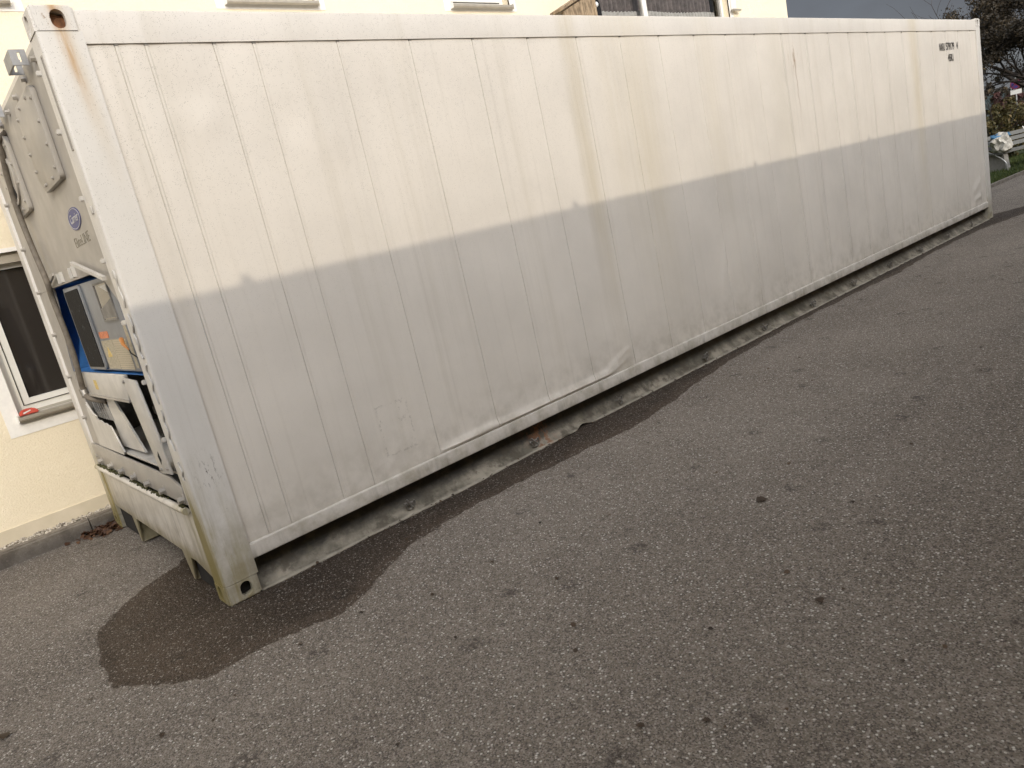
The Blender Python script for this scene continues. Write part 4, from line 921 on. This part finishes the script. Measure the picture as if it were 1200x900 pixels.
for k in range(9):
    a = k * .7 + rng.uniform(-.2, .2); grow(bm, base + Vector((.05, .1, 1.5 + .11 * k)), Vector((math.cos(a), math.sin(a), rng.uniform(.25, 1.2))).normalized(), rng.uniform(1.9, 2.5), .10, 3, tips)
# thin bare branches reaching out to the left
for (dy, dz, l) in ((1.0, .55, 1.7), (1.0, .40, 1.5), (.9, .8, 1.6), (1., .62, 1.9), (1., .48, 1.8)): grow(bm, base + Vector((-.4, 1.6, 3.1)), Vector((-.1, dy, dz)).normalized(), l * 1.15, .05, 2, [])
tkk = obj('trunk', bm, M['bark'], tr, 60)
tips = [t_ for t_ in tips if t_.z > 2.55 and (t_.y < 6.2 or t_.z < 5)]
foliage('crown', [(t_, rng.uniform(.14, .36)) for t_ in tips], 60000, .03, .065, M['treeleaf'], tr)
# hedge bushes
def bush(name, loc, r, h, n, mat, label, cat='bush', group=None, s=(.03, .07)):
    e = empty(name, loc); tag(e, label, cat, group)
    bm = bmesh.new(); cs = []
    for k in range(9):
        a = rng.uniform(0, 6.28); q = rng.uniform(.1, .75) * r; top = Vector((loc[0] + math.cos(a) * q, loc[1] + math.sin(a) * q, h * rng.uniform(.55, .95)))
        tube(bm, [Vector(loc), Vector(loc) * .5 + top * .5 + Vector((rng.uniform(-.1, .1), rng.uniform(-.1, .1), .1)), top], [.03, .02, .008], 5)
    obj('stems', bm, M['bark'], e)
    for k in range(46):
        a = rng.uniform(0, 6.28); q = r * math.sqrt(rng.random()) * .85; z = h * rng.uniform(.12, .9) * (1 - .25 * (q / r) ** 2); cs.append(((loc[0] + math.cos(a) * q, loc[1] + math.sin(a) * q, z), rng.uniform(.14, .28)))
    foliage('foliage', cs, n, s[0], s[1], mat, e); return e
hb = [(25.4, 6.6, 1.2, 2.15, 'olive hedge bush just past the container end'), (25.9, 5.1, 1.2, 2.05, 'golden olive hedge bush behind the white sacks'), (26.2, 3.7, 1.2, 1.95, 'hedge bush right behind the bench, below the road sign'), (26.8, 2.5, 1.1, 1.9, 'rightmost hedge bush at the photo edge')]
for X, Y, r, h, lab in hb: bush('hedge_bush', (X, Y, .04), r, h, 5200, M['hedgeleaf'], lab, 'bush', 'hedge bushes')
bush('red_shrub', (43.4, 7.9, .04), .75, 2.7, 2500, M['redleaf'], 'reddish shrub in the distance left of the road sign', 'shrub', s=(.06, .12))
for X, Y, h, lab in ((47, 12.5, 4.2, 'dark distant shrub beside the container edge'), (52, 10.0, 3.6, 'dark distant shrub behind the red shrub'), (50, 6.5, 4.4, 'dark distant shrub behind the road sign')):
    bush('distant_shrub', (X, Y, .04), 2.2, h, 3000, M['treeleaf'], lab, 'shrub', 'distant dark shrubs', (.08, .16))
# road sign
sg = empty('road_sign', (39.9, 6.65, 0)); tag(sg, 'round blue and red no stopping sign with white plate on a post', 'sign')
sd = Vector((-.969, -.247, 0)).normalized(); su = Vector((0, 0, 1)); sr = su.cross(sd)
tubeo('post', [(39.9, 6.65, 0), (39.9, 6.65, 2.75)], .03, M['tubemetal'], sg, 8)
def flat(name, pts2, c, off, th, mat, par):
    bm = bmesh.new(); A = [bm.verts.new(Vector(c) + sr * p[0] + su * p[1] + sd * off) for p in pts2]; B = [bm.verts.new(v_.co - sd * th) for v_ in A]; n = len(A)
    bm.faces.new(A); bm.faces.new(B[::-1])
    for i in range(n): bm.faces.new((A[i], B[i], B[(i + 1) % n], A[(i + 1) % n]))
    return obj(name, bm, mat, par)
cir = lambda r, n=28: [(r * math.cos(2 * math.pi * i / n), r * math.sin(2 * math.pi * i / n)) for i in range(n)]
sc_ = (39.9, 6.65, 2.46)
flat('disc', cir(.21), sc_, .045, .01, M['signred'], sg); flat('blue_field', cir(.165), sc_, .049, .003, M['signblue'], sg)
flat('slash', [(-.13, .10), (-.10, .13), (.13, -.10), (.10, -.13)], sc_, .053, .003, M['signred'], sg); flat('slash', [(.13, .10), (.10, .13), (-.13, -.10), (-.10, -.13)], sc_, .0575, .003, M['signred'], sg)
flat('white_plate', [(-.21, -.095), (.21, -.095), (.21, .095), (-.21, .095)], (39.9, 6.65, 2.13), .045, .01, M['signwhite'], sg)

# bench on the lawn
BO = Vector((20.95, 2.16, .05)); bu = Vector((.90, -.32, 0)).normalized(); bv = Vector((.32, .90, 0)).normalized()   # along / towards the back
def BP(a, b, z): return BO + bu * a + bv * b + Vector((0, 0, z))
bn = empty('park_bench', BO); tag(bn, 'grey slatted park bench with tubular frame on the lawn', 'bench')
def bbox(name, a0, a1, b0, b1, z0, z1, mat, par, sh=0.):
    bm = bmesh.new(); vs = [bm.verts.new(BP(a, b + (sh if z == z1 else 0), z)) for z in (z0, z1) for (a, b) in ((a0, b0), (a1, b0), (a1, b1), (a0, b1))]
    for f_ in ((0, 3, 2, 1), (4, 5, 6, 7), (0, 1, 5, 4), (1, 2, 6, 5), (2, 3, 7, 6), (3, 0, 4, 7)): bm.faces.new([vs[i] for i in f_])
    return obj(name, bm, mat, par)
for k in range(4): bbox('seat_slat', -.05, 1.75, .02 + k * .115, .115 + k * .115, .43 + .006 * k, .465 + .006 * k, M['slat'], bn)
for k in range(3): bbox('back_slat', -.05, 1.75, .50 + .05 * k, .53 + .05 * k, .55 + k * .125, .645 + k * .125, M['slat'], bn, .035)
for a0 in (.05, 1.5):
    bm = bmesh.new(); pr_ = [(.0, .0), (.50, .0), (.42, .425), (.06, .425)]
    A = [bm.verts.new(BP(a0, *p)) for p in pr_]; B = [bm.verts.new(BP(a0 + .16, *p)) for p in pr_]; bm.faces.new(A); bm.faces.new(B[::-1])
    for i in range(4): bm.faces.new((A[i], B[i], B[(i + 1) % 4], A[(i + 1) % 4]))
    obj('concrete_foot', bm, M['footconc'], bn)
for a0 in (-.03, 1.73):
    tubeo('side_tube', catmull([BP(a0 + .02, .46, .40), BP(a0 + .02, .55, .62), BP(a0 + .02, .68, .95)], 5), .018, M['tubemetal'], bn)
    tubeo('arm_tube', catmull([BP(a0, -.02, .02), BP(a0, -.06, .12), BP(a0, -.02, .25), BP(a0, .20, .42), BP(a0, .50, .58), BP(a0, .62, .66)], 6), .016, M['tubemetal'], bn)
def sack(name, loc, sx, sy, sz, seed, mat, label, cat, group=None):
    bm = bmesh.new(); bmesh.ops.create_icosphere(bm, subdivisions=3, radius=1)
    for v_ in bm.verts:
        p = v_.co.copy(); q = p * (1 + -.05 + .45 * nz(p.x * 1.5 + seed, p.y * 1.5, p.z * 1.5) + .30 * abs(nz(p.x * 3.2 + seed, p.y * 3.2, p.z * 2)) - .22 * abs(nz(p.x * 7, p.y * 7 + seed, p.z * 4))); z = max(-.75, q.z)
        v_.co = Vector((loc[0] + q.x * sx, loc[1] + q.y * sy, loc[2] + (z + .75) * sz))
    o = obj(name, bm, mat, None); tag(o, label, cat, group); return o
g_ = 'white sacks by the bench'
sack('white_sack', BP(.10, .12, .47), .27, .22, .27, 3.1, M['whitebag'], 'crumpled white sack lying on the left end of the bench seat', 'sack', g_)
sack('white_sack', BP(.20, .95, .0), .28, .26, .78, 8.4, M['whitebag'], 'tall white sack standing behind the bench', 'sack', g_)
sack('blue_tarpaulin', BP(.22, .22, .80), .30, .2, .08, 1.7, M['bluebag'], 'folded blue tarpaulin lying on the white sack', 'tarpaulin')
